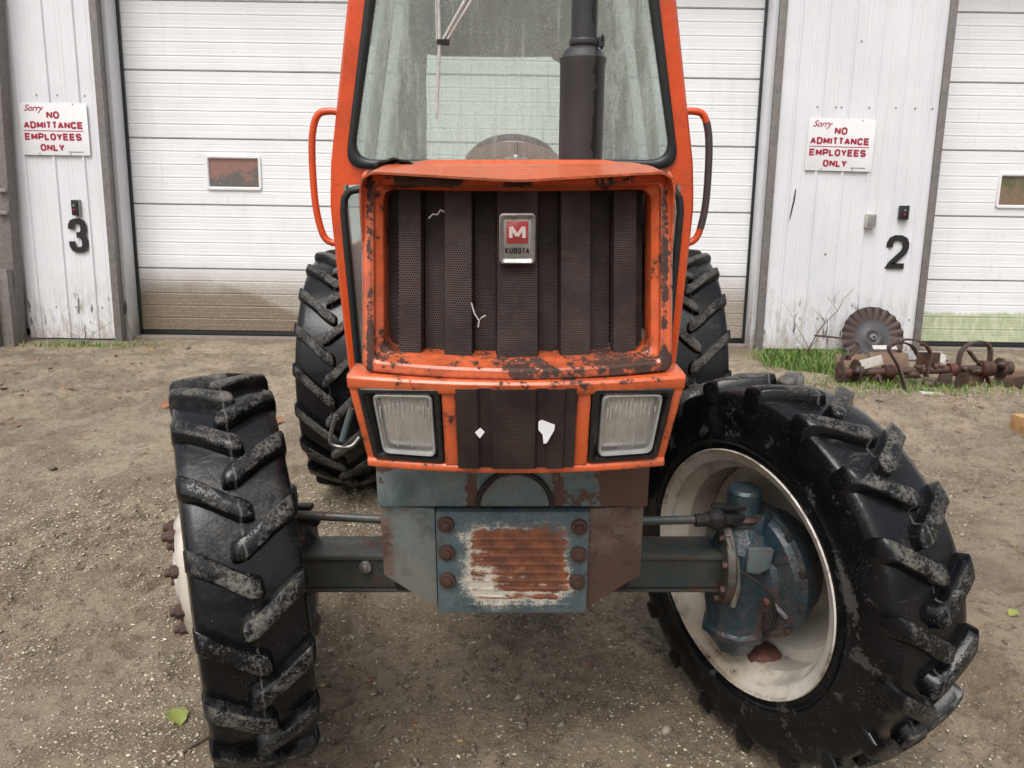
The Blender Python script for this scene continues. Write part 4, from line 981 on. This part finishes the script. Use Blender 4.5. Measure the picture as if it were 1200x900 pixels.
# front skin in pieces round the openings: built as strips between outline and openings
WS = lambda g: rquad((-.432+g, 2.36-g), (.432-g, 2.36-g), (.578-g, 1.588+g), (-.578+g, 1.588+g), .075, 8)
def ws_x(z): return lerp(.578, .432, (z-1.588)/(2.36-1.588))
def frame_with_hole(outline, hole, y0, y1):
    """ring-shaped plate: both loops matched by angle"""
    c = Vector((0, 1.98)); n = len(hole); outer = []
    for hx, hz in hole:
        d = (Vector((hx, hz))-c).normalized(); t = 0
        best = None
        for (ax, az), (bx, bz) in zip(outline, outline[1:]+outline[:1]):
            ex_, ez_ = bx-ax, bz-az; den = d.x*ez_-d.y*ex_
            if abs(den) < 1e-9: continue
            tt = ((ax-c.x)*ez_-(az-c.y)*ex_)/den; uu = ((ax-c.x)*d.y-(az-c.y)*d.x)/den
            if tt > 0 and -1e-6 <= uu <= 1+1e-6 and (best is None or tt < best): best = tt
        outer.append((c.x+d.x*best, c.y+d.y*best))
    mb = MB()
    R2 = [[(x, y1, z) for x, z in outer], [(x, y0+.012, z) for x, z in outer], [(x+(-.010 if x > 0 else .010), y0, z) for x, z in outer], [(x, y0, z) for x, z in hole], [(x, y1, z) for x, z in hole]]
    R2.append(R2[0]); mb.loft(R2, True, False); return mb
zs = [1.53, 1.60, 1.70, 1.80, 1.95, 2.117, 2.30, 2.42]
outl = [(cab_x(z), z) for z in zs]+[(-cab_x(z), z) for z in zs[::-1]]
tp('windshield_frame', frame_with_hole(outl, WS(0), CY, CY+.05), 'orange', smooth=30)
for s in (-1, 1):   # lower corner posts beside the footwell glass
    zz = [.80, .867, .95, 1.1, 1.25, 1.38, 1.45, 1.50, 1.532]
    def inner_x(z): return lerp(.572, .592, (z-.9)/.6)-(.0 if z < 1.47 else .0)
    mb = MB(); rings = []
    for z in zz: rings.append([(s*cab_x(z), CY+.012, z), (s*(cab_x(z)-.010), CY, z), (s*inner_x(z), CY, z), (s*inner_x(z), CY+.05, z), (s*cab_x(z), CY+.05, z)])
    mb.loft(rings); tp('corner_post', mb, 'orange', smooth=30)
    # rubber seal round the footwell window
    path = [(.578, .86), (.585, 1.1), (.592, 1.3), (.596, 1.44), (.590, 1.485), (.572, 1.508), (.54, 1.515), (.30, 1.515)]
    mb = MB(); mb.tube([(s*x, CY-.004, z) for x, z in path], .0135, 10); tp('footwell_seal', mb, 'seal', smooth=50)
    mb = MB(); mb.box(min(s*.30, s*.585), max(s*.30, s*.585), CY+.008, CY+.013, .86, 1.515); tp('footwell_glass', mb, 'cabglass')
    # side: sill, posts, glass, rear corner
    mb = MB()
    for (y0, y1) in ((CY+.05, CY+.10), (3.86, 3.95), (3.30, 3.34)):
        mb.loft([[(s*cab_x(z), y0, z), (s*cab_x(z), y1, z), (s*(cab_x(z)-.045), y1, z), (s*(cab_x(z)-.045), y0, z)] for z in zs+[] if z] if y0 == 3.30 else [[(s*cab_x(z), y0, z), (s*cab_x(z), y1, z), (s*(cab_x(z)-.045), y1, z), (s*(cab_x(z)-.045), y0, z)] for z in [.80, 1.1, 1.462]+zs[1:]])
    tp('cab_side_post', mb, 'pillar', smooth=30)
    mb = MB(); mb.loft([[(s*(cab_x(z)-.004), CY+.10, z), (s*(cab_x(z)-.004), 3.86, z), (s*(cab_x(z)-.024), 3.86, z), (s*(cab_x(z)-.024), CY+.10, z)] for z in (.80, 1.0, 1.30)]); tp('cab_side_panel', mb, 'orange')
    mb = MB(); zg = [1.30, 1.462, 1.60, 1.75, 2.117, 2.40]; mb.add([(s*(cab_x(z)-.014), y, z) for z in zg for y in (CY+.10, 3.86)], [(2*i, 2*i+1, 2*i+3, 2*i+2) for i in range(5)]); tp('side_window', mb, 'cabglass', smooth=60, solid=.004)
mb = MB(); R3 = lambda g, e: [(x, CY+e, z) for x, z in WS(g)]
mb.loft([R3(-.004, .004), R3(-.004, -.010), R3(.006, -.018), R3(.020, -.016), R3(.027, -.006), R3(.027, .012)], True, False); tp('windshield_seal', mb, 'seal', smooth=50)
mb = MB(); mb.prism(WS(.018), CY+.001, CY+.006); tp('windshield', mb, 'windshield', label='rain-spotted windshield')
mb = MB(); mb.box(-.55, .55, CY-.06, 4.0, 2.42, 2.50); tp('cab_roof', mb, 'orange', bevel=.02)
mb = MB(); mb.box(-.47, .47, CY+.06, 3.84, 2.395, 2.415); tp('headliner', mb, 'liner')
mb = MB(); mb.box(-.60, .60, CY+.06, 3.90, .78, .80); tp('cab_floor', mb, 'dark')
# rear wall: header, wide inner pillars, big rear window
mb = MB()
mb.loft([[(x, 3.88, z), (x, 3.93, z)] + [(x, 3.93, 2.42), (x, 3.88, 2.42)] for x, z in ((-.49, 2.125), (-.35, 2.105), (0, 2.10), (.35, 2.105), (.49, 2.125))]); tp('rear_header', mb, 'liner')
for s in (-1, 1):
    mb = MB(); rings = []
    for z in (1.10, 1.40, 1.60, 1.80, 2.0, 2.2, 2.40): rings.append([(s*(cab_x(z)-.05), 3.74, z), (s*(cab_x(z)-.13), 3.86, z), (s*(.425+.01*math.sin(z*9)), 3.88, z), (s*.43, 3.93, z), (s*(cab_x(z)-.05), 3.93, z)])
    mb.loft(rings); tp('rear_pillar', mb, 'pillar', smooth=60)
mb = MB(); mb.box(-.60, .60, 3.88, 3.93, .80, 1.22); tp('rear_lower_panel', mb, 'liner')
mb = MB(); mb.box(-.44, .44, 3.900, 3.905, 1.22, 2.12); tp('rear_window', mb, 'misted')
# inside: dash, steering wheel, seat, lever
mb = MB(); mb.grid(lambda u, v: (lerp(-.17, .17, u), CY+.10+.35*v, 1.630+.050*math.sin(math.pi*u)**.6*(1-.2*v)-.35*(1 if v < .001 else 0)), 20, 8); mb.box(-.15, .15, CY+.12, CY+.4, .82, 1.62); tp('dash_cowl', mb, 'cowl', smooth=50)
mb = MB(); n = 40; cs = Vector((.0, 3.20, 1.60)); ax = Matrix.Rotation(rad(-35), 3, 'X')
mb.tube([cs+ax @ Vector((.175*math.cos(a), .175*math.sin(a), 0)) for a in [2*math.pi*i/n for i in range(n)]]+[cs+ax @ Vector((.175, 0, 0))], .013, 8, caps=False)
for a in (90, 210, 330): mb.tube([cs+Vector((0, .0, -.03)), cs+ax @ Vector((.17*math.cos(rad(a)), .17*math.sin(rad(a)), 0))], .009, 6)
mb.tube([cs+Vector((0, 0, -.03)), (0, 3.05, 1.2)], .02, 8); tp('steering_wheel', mb, 'black', smooth=60)
mb = MB(); mb.box(-.22, .22, 3.35, 3.75, 1.05, 1.17).box(-.2, .2, 3.68, 3.80, 1.17, 1.42); tp('driver_seat', mb, 'black', bevel=.04, seg=3)
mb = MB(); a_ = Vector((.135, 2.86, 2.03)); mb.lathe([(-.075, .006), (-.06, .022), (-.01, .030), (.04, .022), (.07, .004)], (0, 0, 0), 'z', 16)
M['darkred'] = simple('dark_red_matte', (.030, .002, .002), .7)  # plain dark red for the oval behind the glass
mm = mb.mesh('dark_red_oval', M['darkred'], smooth=60); mm.transform(Matrix.Translation(a_) @ Matrix.Rotation(rad(-24), 4, 'Y') @ Matrix.Diagonal((.9, .35, 1.2, 1))); part('dark_red_oval', mm, TR, label='dark red oval thing behind the windshield')
# grab handles
hl = [(-.600, 2.735, 1.772), (-.632, 2.735, 1.776), (-.672, 2.735, 1.765), (-.694, 2.735, 1.715), (-.704, 2.735, 1.63), (-.706, 2.735, 1.50), (-.700, 2.735, 1.42), (-.684, 2.735, 1.352), (-.660, 2.735, 1.328), (-.632, 2.735, 1.325)]
tp('grab_handle', MB().tube(smooth_path(hl), .0125, 12), 'orange', smooth=60)
hr = [(-x*.985, y, z) for x, y, z in hl]; sp_ = smooth_path(hr)
tp('grab_handle', MB().tube(sp_, .0125, 12), 'orange', smooth=60, label='grab handle worn black on its outer bar')
tp('worn_grip', MB().tube(sp_[13:34], .0131, 12), 'tubeblack', smooth=60)
# wiper: twin parallel arms from a pivot above, blade hanging down
yw = CY-.05
mb = MB(); mb.tube([(-.055, yw, 2.26), (-.229, yw, 1.985)], .0052, 8).tube([(-.020, yw+.002, 2.27), (-.212, yw+.002, 1.990)], .0045, 8); wp_ = tp('wiper_arm', mb, 'wiper', smooth=60)
sp('pivot', MB().lathe([(CY-.075, .018), (CY-.02, .02)], (-.038, 0, 2.27), 'y', 16), 'black', wp_)
mb = MB(); mb.tube([(-.236, yw-.006, 2.18), (-.237, yw-.006, 1.98), (-.250, yw-.004, 1.80), (-.254, yw-.002, 1.745)], [.004, .0055, .005, .004], 8).tube([(-.247, yw+.01, 2.16), (-.247, yw+.012, 1.99)], .003, 6); sp('wiper_blade', mb, 'wiper', wp_, smooth=60)
mb = MB(); mb.box(-.245, -.205, yw-.014, yw+.012, 1.975, 1.990); sp('wiper_joint', mb, 'dark', wp_)
# step bracket between hood and left rear wheel
mb = MB(); mb.tube(smooth_path([(-.600, 2.40, .78), (-.625, 2.40, .70), (-.618, 2.40, .668), (-.56, 2.40, .662), (-.53, 2.42, .69)], 4), .0075, 8); st_ = tp('step_bracket', mb, 'steel', smooth=60)
sp('step_rod', MB().tube([(-.585, 2.39, .685), (-.548, 2.41, .80)], .011, 10), 'blue', st_)
# badge
by = 1.375+(1.45-1.225)*.27-.032+.018
bd = tp('front_badge', MB().prism(rrect(-.024, .044, 1.418, 1.512, .008, 4), by-.006, by+.016), 'chrome', bevel=.0015)
sp('badge_rim', MB().loft([[(x, by-.006, z) for x, z in rrect(-.022, .042, 1.420, 1.510, .007, 4)], [(x, by-.011, z) for x, z in rrect(-.0205, .0405, 1.4215, 1.5085, .006, 4)], [(x, by-.0075, z) for x, z in rrect(-.016, .036, 1.428, 1.502, .004, 4)]], True, False), 'chrome', bd, smooth=30)
sp('red_enamel', MB().box(-.0105, .0305, by-.009, by-.005, 1.457, 1.498), 'badgered', bd, bevel=.001)
link('lettering', letters('M', -.0055, .0255, 1.464, 1.491, by-.009, M['badgewhite'], .0065, .0065, depth=.0012), bd)
link('lettering', letters('KUBOTA', -.0130, .0330, 1.4375, 1.4490, by-.0064, M['ink'], .0026, .0024, gap=.22, depth=.001), bd)

# ------------------------------------------------------------------ things by the wall on the right
yi = 5.50; g0 = gzf(3.2, yi)
im = thing('rusty_implement_shaft', 'rusty shaft with hooped tines and red collars lying in front of the number 2 panel', 'farm implement', (3.2, yi, g0))
def ip(name, mb, mat='implement', **kw): return part(name, mb.mesh(name, M[mat], **kw), im)
def ax_pt(x): return (x, yi, lerp(.700, .752, (x-2.65)/1.08))
ip('shaft', MB().tube([ax_pt(2.50), ax_pt(3.76)], .030, 16), bevel=.003)
def disc(name, x, r, w_, mat='implement'):
    c = ax_pt(x); ip(name, MB().lathe([(-w_/2, r*.92), (-w_/2+.003, r), (w_/2-.003, r), (w_/2, r*.92)], (c[0], c[1], c[2]), 'x', 28).mesh and MB().lathe([(-w_/2, r*.92), (-w_/2+.003, r), (w_/2-.003, r), (w_/2, r*.92)], c, 'x', 28), mat)
disc('end_disc', 2.515, .092, .014); disc('end_disc', 2.632, .105, .016); disc('end_disc', 3.745, .080, .03); disc('end_disc', 3.80, .055, .05)
for x, r, w_ in ((2.56, .045, .05), (2.885, .055, .075), (3.375, .050, .06), (3.635, .062, .09)): disc('red_collar', x, r, w_, 'implement_red')
def hoop(pts, r=.013, flat=True): 
    mb = MB(); pts = smooth_path(pts, 5); rings = []
    for i, p in enumerate(pts):
        t = (pts[min(i+1, len(pts)-1)]-pts[max(i-1, 0)]).normalized(); nrm = t.cross(Vector((0, 1, 0))).normalized()
        rings.append([p+nrm*.006+Vector((0, -.028, 0)), p+nrm*.006+Vector((0, .028, 0)), p-nrm*.006+Vector((0, .028, 0)), p-nrm*.006+Vector((0, -.028, 0))])
    mb.loft(rings); ip('tine', mb, smooth=40)
hoop([(2.93, yi, .96), (2.86, yi-.02, .90), (2.90, yi-.10, .78), (2.925, yi-.16, .66), (2.935, yi-.22, .575), (3.02, yi-.22, .560), (3.14, yi-.20, .575)])
hoop([(2.90, yi+.05, .90), (3.00, yi+.05, .955), (3.12, yi+.03, .945), (3.19, yi, .87), (3.17, yi-.02, .76), (3.16, yi-.04, .68)])
hoop([(3.02, yi+.1, .93), (3.10, yi+.1, .90), (3.15, yi+.08, .82)]); hoop([(3.30, yi, .70), (3.25, yi-.05, .63), (3.16, yi-.08, .60)])
hoop([(3.42, yi, .76), (3.44, yi+.02, .87), (3.52, yi+.04, .935), (3.62, yi+.04, .95), (3.66, yi+.02, .90), (3.66, yi, .80)])
hoop([(3.50, yi+.02, .88), (3.56, yi, .80), (3.62, yi, .76)]); hoop([(3.635, yi, .72), (3.66, yi-.04, .62), (3.64, yi-.07, .575), (3.72, yi-.1, .57)])
hoop([(2.515, yi, .79), (2.545, yi, .84), (2.575, yi, .80)]); hoop([(2.55, yi, .80), (2.62, yi+.03, .86), (2.66, yi+.06, .92), (2.56, yi+.2, .945), (2.42, yi+.3, .95)])
hoop([(2.80, yi, .70), (2.80, yi-.05, .64), (2.86, yi-.05, .60), (2.92, yi, .66)])
for (x0, x1, y_, z0, z1, sl) in ((3.68, 3.90, yi-.10, .60, .72, .05), (3.40, 3.50, yi-.02, .60, .72, .0), (3.12, 3.30, yi+.05, .76, .86, .0), (3.26, 3.36, yi-.04, .58, .72, .02)):
    mb = MB(); mb.prism([(x0, z0), (x1, z0+sl*.2), (x1, z1), (x0, z1-sl)], y_-.006, y_+.006); ip('flat_blade', mb, 'implement', bevel=.002)
rr = random.Random(5)
for x in (2.62, 2.78, 2.95, 3.08, 3.12, 3.2, 3.28, 3.45, 3.52, 3.70):
    c = ax_pt(x); s_ = rr.uniform(.022, .04)
    q_ = blob((c[0]+rr.uniform(-.03, .03), c[1]-rr.uniform(0, .08), c[2]+rr.uniform(-.12, .04)), (s_*1.4, s_, s_), 'implement', 'caked_mud', im, int(x*100), 2, .42); q_.location = tuple(-v for v in im['_o'])
# fluted disc leaning on the siding
dc = thing('fluted_disc', 'rusty fluted coulter disc leaning against the white siding behind the implement', 'disc', (3.20, 6.45, .665))
rings = []; nn = 88
for r, dz in ((.006, .0), (.055, .0), (.06, .006), (.075, .006), (.08, 0), (.150, -.004), (.165, 0), (.265, 0), (.278, 0)):
    amp = 0 if r < .16 else .012*(r-.15)/.12
    rings.append([(r*math.cos(2*math.pi*j/nn), r*math.sin(2*math.pi*j/nn), dz+amp*math.sin(2*math.pi*j*22/nn+r*12)) for j in range(nn)])
mb = MB(); mb.loft(rings, True, False); mm = mb.mesh('disc_blade', M['rust'], smooth=60, solid=.004)
def m_disc():
    k = Mat('fluted_disc_steel'); x, y, z = k.xyz()
    r = k.math('SQRT', k.add(k.mul(x, x), k.mul(y, y))); n = k.noise(60, 5, .7)
    fl = k.step(z, -.004, .006)
    outer = k.mix(fl, (.014, .009, .008), (.085, .055, .046))
    cen = k.mix(n, (.055, .055, .066), (.10, .095, .10))
    c = k.mix(k.step(r, .150, .170), cen, outer)
    return k.done(k.bsdf(c, .6, .2, k.bump(n, .3, .003)))
mm.materials.clear(); mm.materials.append(m_disc())
b_ = link('disc_blade', mm, dc, (0.01, .02, .205), (rad(90-16), 0, 0))
mb = MB(); mb.lathe([(.0, .030), (.022, .028), (.024, .012)], n=24); link('disc_hub', mb.mesh('disc_hub', M['greypost'], bevel=.002), b_)
mb = MB(); mb.lathe([(.024, .011), (.030, .011)], n=16); link('hub_hole', mb.mesh('hub_hole', M['ink']), b_)
# boards and scraps behind the shaft
def board(cx_, cy_, cz_, dx, dy, dz, rot, mat, label, name='board', cat='board', group=None):
    mb = MB(); mb.box(-dx/2, dx/2, -dy/2, dy/2, 0, dz)
    o = link(name, mb.mesh(name, M[mat], bevel=.004), None, (cx_, cy_, cz_), [rad(a) for a in rot]); return tag(o, label, cat, group)
board(2.84, yi+.30, gzf(2.84, yi+.3)+.02, .42, .02, .16, (-38, 0, 4), 'board', 'brown weathered board leaning behind the left end of the implement')
board(3.03, yi+.24, gzf(3.03, yi+.24)+.01, .30, .02, .20, (-30, 0, -8), 'board', 'brown board propped between the hooped tines')
board(2.74, yi-.02, gzf(2.74, yi)+.125, .20, .012, .075, (-10, -14, 6), 'paperscrap', 'pale peeling scrap lying against the implement shaft', 'pale_scrap', 'scrap')
board(3.10, yi-.25, gzf(3.1, yi-.25)+.005, .17, .07, .012, (4, 3, -12), 'paperscrap', 'white chip of wood under the hooped tine', 'white_chip', 'wood chip')
board(3.02, yi+.34, gzf(3.02, yi+.4)+.20, .20, .015, .05, (-55, 0, 3), 'paperscrap', 'pale plank end lying behind the fluted disc foot', 'plank_end', 'board')
board(3.30, yi+.1, gzf(3.3, yi+.1)+.16, .14, .012, .08, (-30, 12, -10), 'paperscrap', 'pale wedge of scrap beside the middle red collar', 'pale_wedge', 'scrap')
board(3.56, yi+.05, gzf(3.56, yi)+.01, .16, .10, .09, (0, 8, 20), 'board', 'tan block of wood under the right half of the shaft', 'wood_block', 'block')
board(3.98, yi+.15, gzf(3.98, yi+.1)+.0, .30, .10, .09, (0, 0, 6), 'board', 'tan board end right of the implement', 'board_end', 'board')
board(3.42, yi+.42, gzf(3.42, yi+.42)+.12, .34, .02, .12, (-60, 0, 2), 'jamb', 'grey flat plate lying behind the implement', 'flat_plate', 'plate')
mb = MB(); mb.loft([[(3.12+a, 4.40+b, z) for a, b in ((0, 0), (.02, -.16), (.5, -.20), (.52, .06))] for z in (gzf(3.2, 4.3)-.02, gzf(3.2, 4.3)+.095)])
solo('sawn_log_end', mb.mesh('sawn_log_end', M['wood'], bevel=.008), 'freshly sawn orange-brown wood block at the right edge', 'wood', (3.3, 4.3, gzf(3.2, 4.3)))

# ------------------------------------------------------------------ loose stuff on the ground
def flakes(name, P_, size, tone, mat, label, kind='stuff', thick=.25, elong=1.6):
    """one joined mesh of small irregular 4-sided flakes with depth"""
    n = len(P_); base = np.array([[1, 0, 0], [.2, .8, 0], [-.9, .1, 0], [-.1, -.75, 0], [.05, .05, 1], [0, 0, -1]], float)
    F = np.array([[0, 1, 4], [1, 2, 4], [2, 3, 4], [3, 0, 4], [1, 0, 5], [2, 1, 5], [3, 2, 5], [0, 3, 5]])
    a = RNG.uniform(0, 2*np.pi, n); el = RNG.uniform(1, elong, n); th = thick*RNG.uniform(.6, 1.6, n)
    B = np.repeat(base[None], n, 0)*RNG.uniform(.7, 1.3, (n, 6, 1)); B[..., 0] *= el[:, None]; B[..., 2] *= th[:, None]
    B *= size[:, None, None]
    tl = RNG.normal(0, .25, n); B[..., 2] += B[..., 0]*tl[:, None]
    ca, sa = np.cos(a)[:, None], np.sin(a)[:, None]
    X_ = B[..., 0]*ca-B[..., 1]*sa; Y_ = B[..., 0]*sa+B[..., 1]*ca
    V = np.stack([X_+P_[:, 0:1], Y_+P_[:, 1:2], B[..., 2]+P_[:, 2:3]+size[:, None]*th[:, None]*.25], -1).reshape(-1, 3)
    FF = (F[None]+(np.arange(n)*6)[:, None, None]).reshape(-1, 3)
    me_ = bpy.data.meshes.new(name); me_.vertices.add(len(V)); me_.vertices.foreach_set('co', V.ravel().astype(np.float32))
    me_.loops.add(FF.size); me_.loops.foreach_set('vertex_index', FF.ravel().astype(np.int32))
    me_.polygons.add(len(FF)); me_.polygons.foreach_set('loop_start', (np.arange(len(FF))*3).astype(np.int32)); me_.polygons.foreach_set('loop_total', np.full(len(FF), 3, np.int32))
    me_.update(); me_.validate()
    at = me_.attributes.new('tone', 'FLOAT', 'POINT'); at.data.foreach_set('value', np.repeat(tone, 6).astype(np.float32))
    me_.materials.append(M[mat])
    return tag(link(name, me_), label, None, None, kind)
def scatter(n, x0, x1, y0, y1, dens):
    x = RNG.uniform(x0, x1, n); y = y0+(y1-y0)*RNG.uniform(0, 1, n)**1.35
    k = RNG.uniform(0, 1, n) < dens(x, y); x, y = x[k], y[k]
    return np.stack([x, y, gz(x, y)], -1)
D1 = lambda x, y: np.clip(.22+1.6*fbm(x, y, 1.1, 3, 77)+.45*np.exp(-((x+1.3)**2/1.2+(y-1.9)**2/.7))+.3*np.exp(-((x-.3)**2/.5+(y-2.1)**2/.6)), 0, 1)
DL = lambda x, y: np.clip(.30+1.9*fbm(x, y, 1.4, 3, 77), 0, 1)
P1 = np.concatenate([scatter(60000, -3.4, 3.4, 1.3, 6.2, D1), scatter(95000, -2.9, -.55, 1.35, 3.6, lambda x, y: np.clip(.55+1.3*fbm(x, y, 1.4, 3, 77), 0, 1)*(1-.6*sstep(x, -1.0, -.6))), scatter(12000, -.7, 1.5, 1.35, 2.9, DL)])  # chips, plus dense bright flakes on the left standing in for wet glints
s1 = np.clip(RNG.lognormal(math.log(.0022), .42, len(P1)), .0012, .010)*(1+.18*P1[:, 1])
flakes('gravel_and_painted_glints', P1, s1, np.clip(RNG.beta(1.6, .9, len(P1)), 0, 1), 'chips', 'small pale stones and wood chips pressed into the mud, the brightest flakes painted as wet glints')
D2 = lambda x, y: np.clip(.25+1.3*fbm(x, y, .9, 3, 31), 0, 1)
P2c = scatter(9000, -.9, 1.6, 1.3, 3.2, lambda x, y: np.clip(.1+1.6*fbm(x, y, 2.2, 3, 91), 0, 1))
flakes('mud_clods', P2c, np.clip(RNG.lognormal(math.log(.0065), .45, len(P2c)), .003, .016), RNG.uniform(0, .22, len(P2c)), 'chips', 'dark mud crumbs churned up under the tractor', thick=.5)
P2 = scatter(2600, -4.2, 4.2, 1.3, 6.5, D2)
flakes('pebbles', P2, np.clip(RNG.lognormal(math.log(.009), .5, len(P2)), .004, .03), RNG.uniform(0, .55, len(P2)), 'chips', 'scattered brown pebbles in the mud', thick=.55)
D3 = lambda x, y: np.clip(.025+.05*sstep(y, 2.4, 4)+.75*np.exp(-((x+3.6)**2/.9+(y-5.4)**2/1.2))+.6*np.exp(-((x-3.1)**2/.25+(y-4.75)**2/.12))+.6*np.exp(-((x-3.2)**2/.5+(y-5.2)**2/.06)), 0, 1)
P3 = scatter(4200, -4.6, 4.4, 1.6, 6.5, D3)
flakes('leaf_litter', P3, np.clip(RNG.lognormal(math.log(.016), .35, len(P3)), .008, .035), RNG.uniform(0, 1, len(P3)), 'leaves', 'brown fallen leaves and bark bits strewn over the mud', thick=.10, elong=1.8)

def leaf(x, y, s, rot, mat, label, fold=.25):
    n = 9; mb = MB(); pts = []
    for i in range(n):
        t = i/(n-1); w_ = math.sin(math.pi*t**.8)*.42*s
        for e in (-1, -.5, 0, .5, 1): pts.append(((t-.5)*s*1.2, e*w_*(1+.12*math.sin(t*26+e)), fold*abs(e)*w_+.15*s*math.sin(t*3)+.004))
    mb.add(pts, [(i*5+j, i*5+j+1, (i+1)*5+j+1, (i+1)*5+j) for i in range(n-1) for j in range(4)])
    mb.tube([(-.6*s, 0, .004), (-.9*s, .04*s, .006)], .0012, 5)
    o = link('fallen_leaf', mb.mesh('fallen_leaf', M[mat], smooth=60), None, (x, y, gzf(x, y)+.002), (rad(8), rad(-5), rot)); return tag(o, label, 'leaf')
leaf(-1.015, 1.83, .075, 2.3, 'yleaf', 'yellow-green fallen leaf in the mud left of the edge-on front wheel')
leaf(1.83, 2.36, .045, .4, 'yleaf', 'small yellow fallen leaf right of the turned front wheel')
M['brownleaf'] = simple('brown_leaf', (.30, .13, .06), .6, var=.4)
leaf(-1.53, 4.42, .13, .2, 'brownleaf', 'large orange-brown fallen leaf on the mud between guard post and front wheel')
leaf(-2.35, 4.75, .10, 1.2, 'brownleaf', 'dark brown curled leaf on the mud in front of the number 3 panel')
# grass tufts and weeds
def grass(name, n, fn, hmin, hmax, label, tone=(0, 1)):
    V = []; F = []; T = []
    for i in range(n):
        x, y = fn(); z = gzf(x, y) if i % 1 == 0 else z; h = random.uniform(hmin, hmax); a = random.uniform(0, 6.28); w_ = random.uniform(.0022, .0045); l = random.uniform(.2, .9)*h
        dx, dy = math.cos(a), math.sin(a); o = len(V); px_, py_ = -dy*w_, dx*w_
        V += [(x-px_, y-py_, z-.005), (x+px_, y+py_, z-.005), (x+dx*l*.4+px_*.7, y+dy*l*.4+py_*.7, z+h*.6), (x+dx*l*.4-px_*.7, y+dy*l*.4-py_*.7, z+h*.6), (x+dx*l, y+dy*l, z+h*.95)]
        F += [(o, o+1, o+2, o+3), (o+3, o+2, o+4)]; T += [random.uniform(*tone)]*5
    me_ = bpy.data.meshes.new(name); me_.from_pydata(V, [], F); at = me_.attributes.new('tone', 'FLOAT', 'POINT'); at.data.foreach_set('value', T); me_.materials.append(M['grass'])
    return tag(link(name, me_), label, None, None, 'stuff')
def fa():
    if random.random() < .35: return random.uniform(2.25, 3.05), 6.52-abs(random.gauss(0, .16))
    t = random.random(); u = random.gauss(0, 1)
    return lerp(2.22, 2.95, t)+u*.07, lerp(6.40, 5.62, t**.8)+random.gauss(0, .12)
grass('grass', 6500, fa, .025, .085, 'bright green grass tuft growing along the foot of the number 2 panel', (0, 1))
grass('weeds', 1500, lambda: (random.gauss(3.0, .45), random.gauss(5.42, .12)), .02, .05, 'low green weeds round the implement', (.2, 1))
grass('wall_weeds', 420, lambda: (random.gauss(-3.85, .35), random.gauss(6.42, .05)), .02, .06, 'thin weeds at the foot of the number 3 panel', (.2, 1))
def twigs(name, x, y, hs_, label, seed):
    rr = random.Random(seed); mb = MB()
    for (dx, h, r) in hs_:
        p = [Vector((x+rr.uniform(-.03, .03), y, gzf(x, y)))]; n = 6
        for i in range(1, n+1): p.append(p[0]+Vector((dx*(i/n)**1.3+rr.uniform(-.012, .012), rr.uniform(-.03, .03), h*i/n)))
        mb.tube(p, [r*(1-.75*i/n) for i in range(n+1)], 5)
        for i in (3, 4):
            q_ = p[i]; mb.tube([q_, q_+Vector((-dx*.25+rr.uniform(-.03, .03), 0, h*.2))], [r*.45, r*.2], 4)
    o = solo(name, mb.mesh(name, M['twig'], smooth=60), label, 'twig', (x, y, gzf(x, y)))
twigs('bare_twig', 2.62, 6.42, ((.40, .62, .006), (.16, .45, .004), (-.18, .30, .003), (-.28, .50, .003)), 'bare forked twig growing up the number 2 panel out of the grass', 1)
twigs('bare_twig', -3.90, 6.45, ((.02, .20, .006), (.30, .24, .003), (-.1, .12, .003)), 'small bare twig at the foot of the number 3 panel', 2)
def stick(x0, y0, x1, y1, r, label):
    mb = MB(); pts = []
    for i in range(6):
        t = i/5; x, y = lerp(x0, x1, t)+random.uniform(-.015, .015), lerp(y0, y1, t)+random.uniform(-.015, .015); pts.append((x, y, gzf(x, y)+r))
    mb.tube(pts, r, 6); solo('fallen_stick', mb.mesh('fallen_stick', M['twig'], smooth=60), label, 'stick', (x0, y0, gzf(x0, y0)))
stick(1.95, 4.0, 2.28, 3.85, .006, 'thin dark stick on the mud right of the turned front wheel')
stick(-.95, 1.66, -.78, 1.92, .004, 'thin curved stick beside the edge-on front wheel')
for o in bpy.data.objects:
    if '_o' in o: del o['_o']
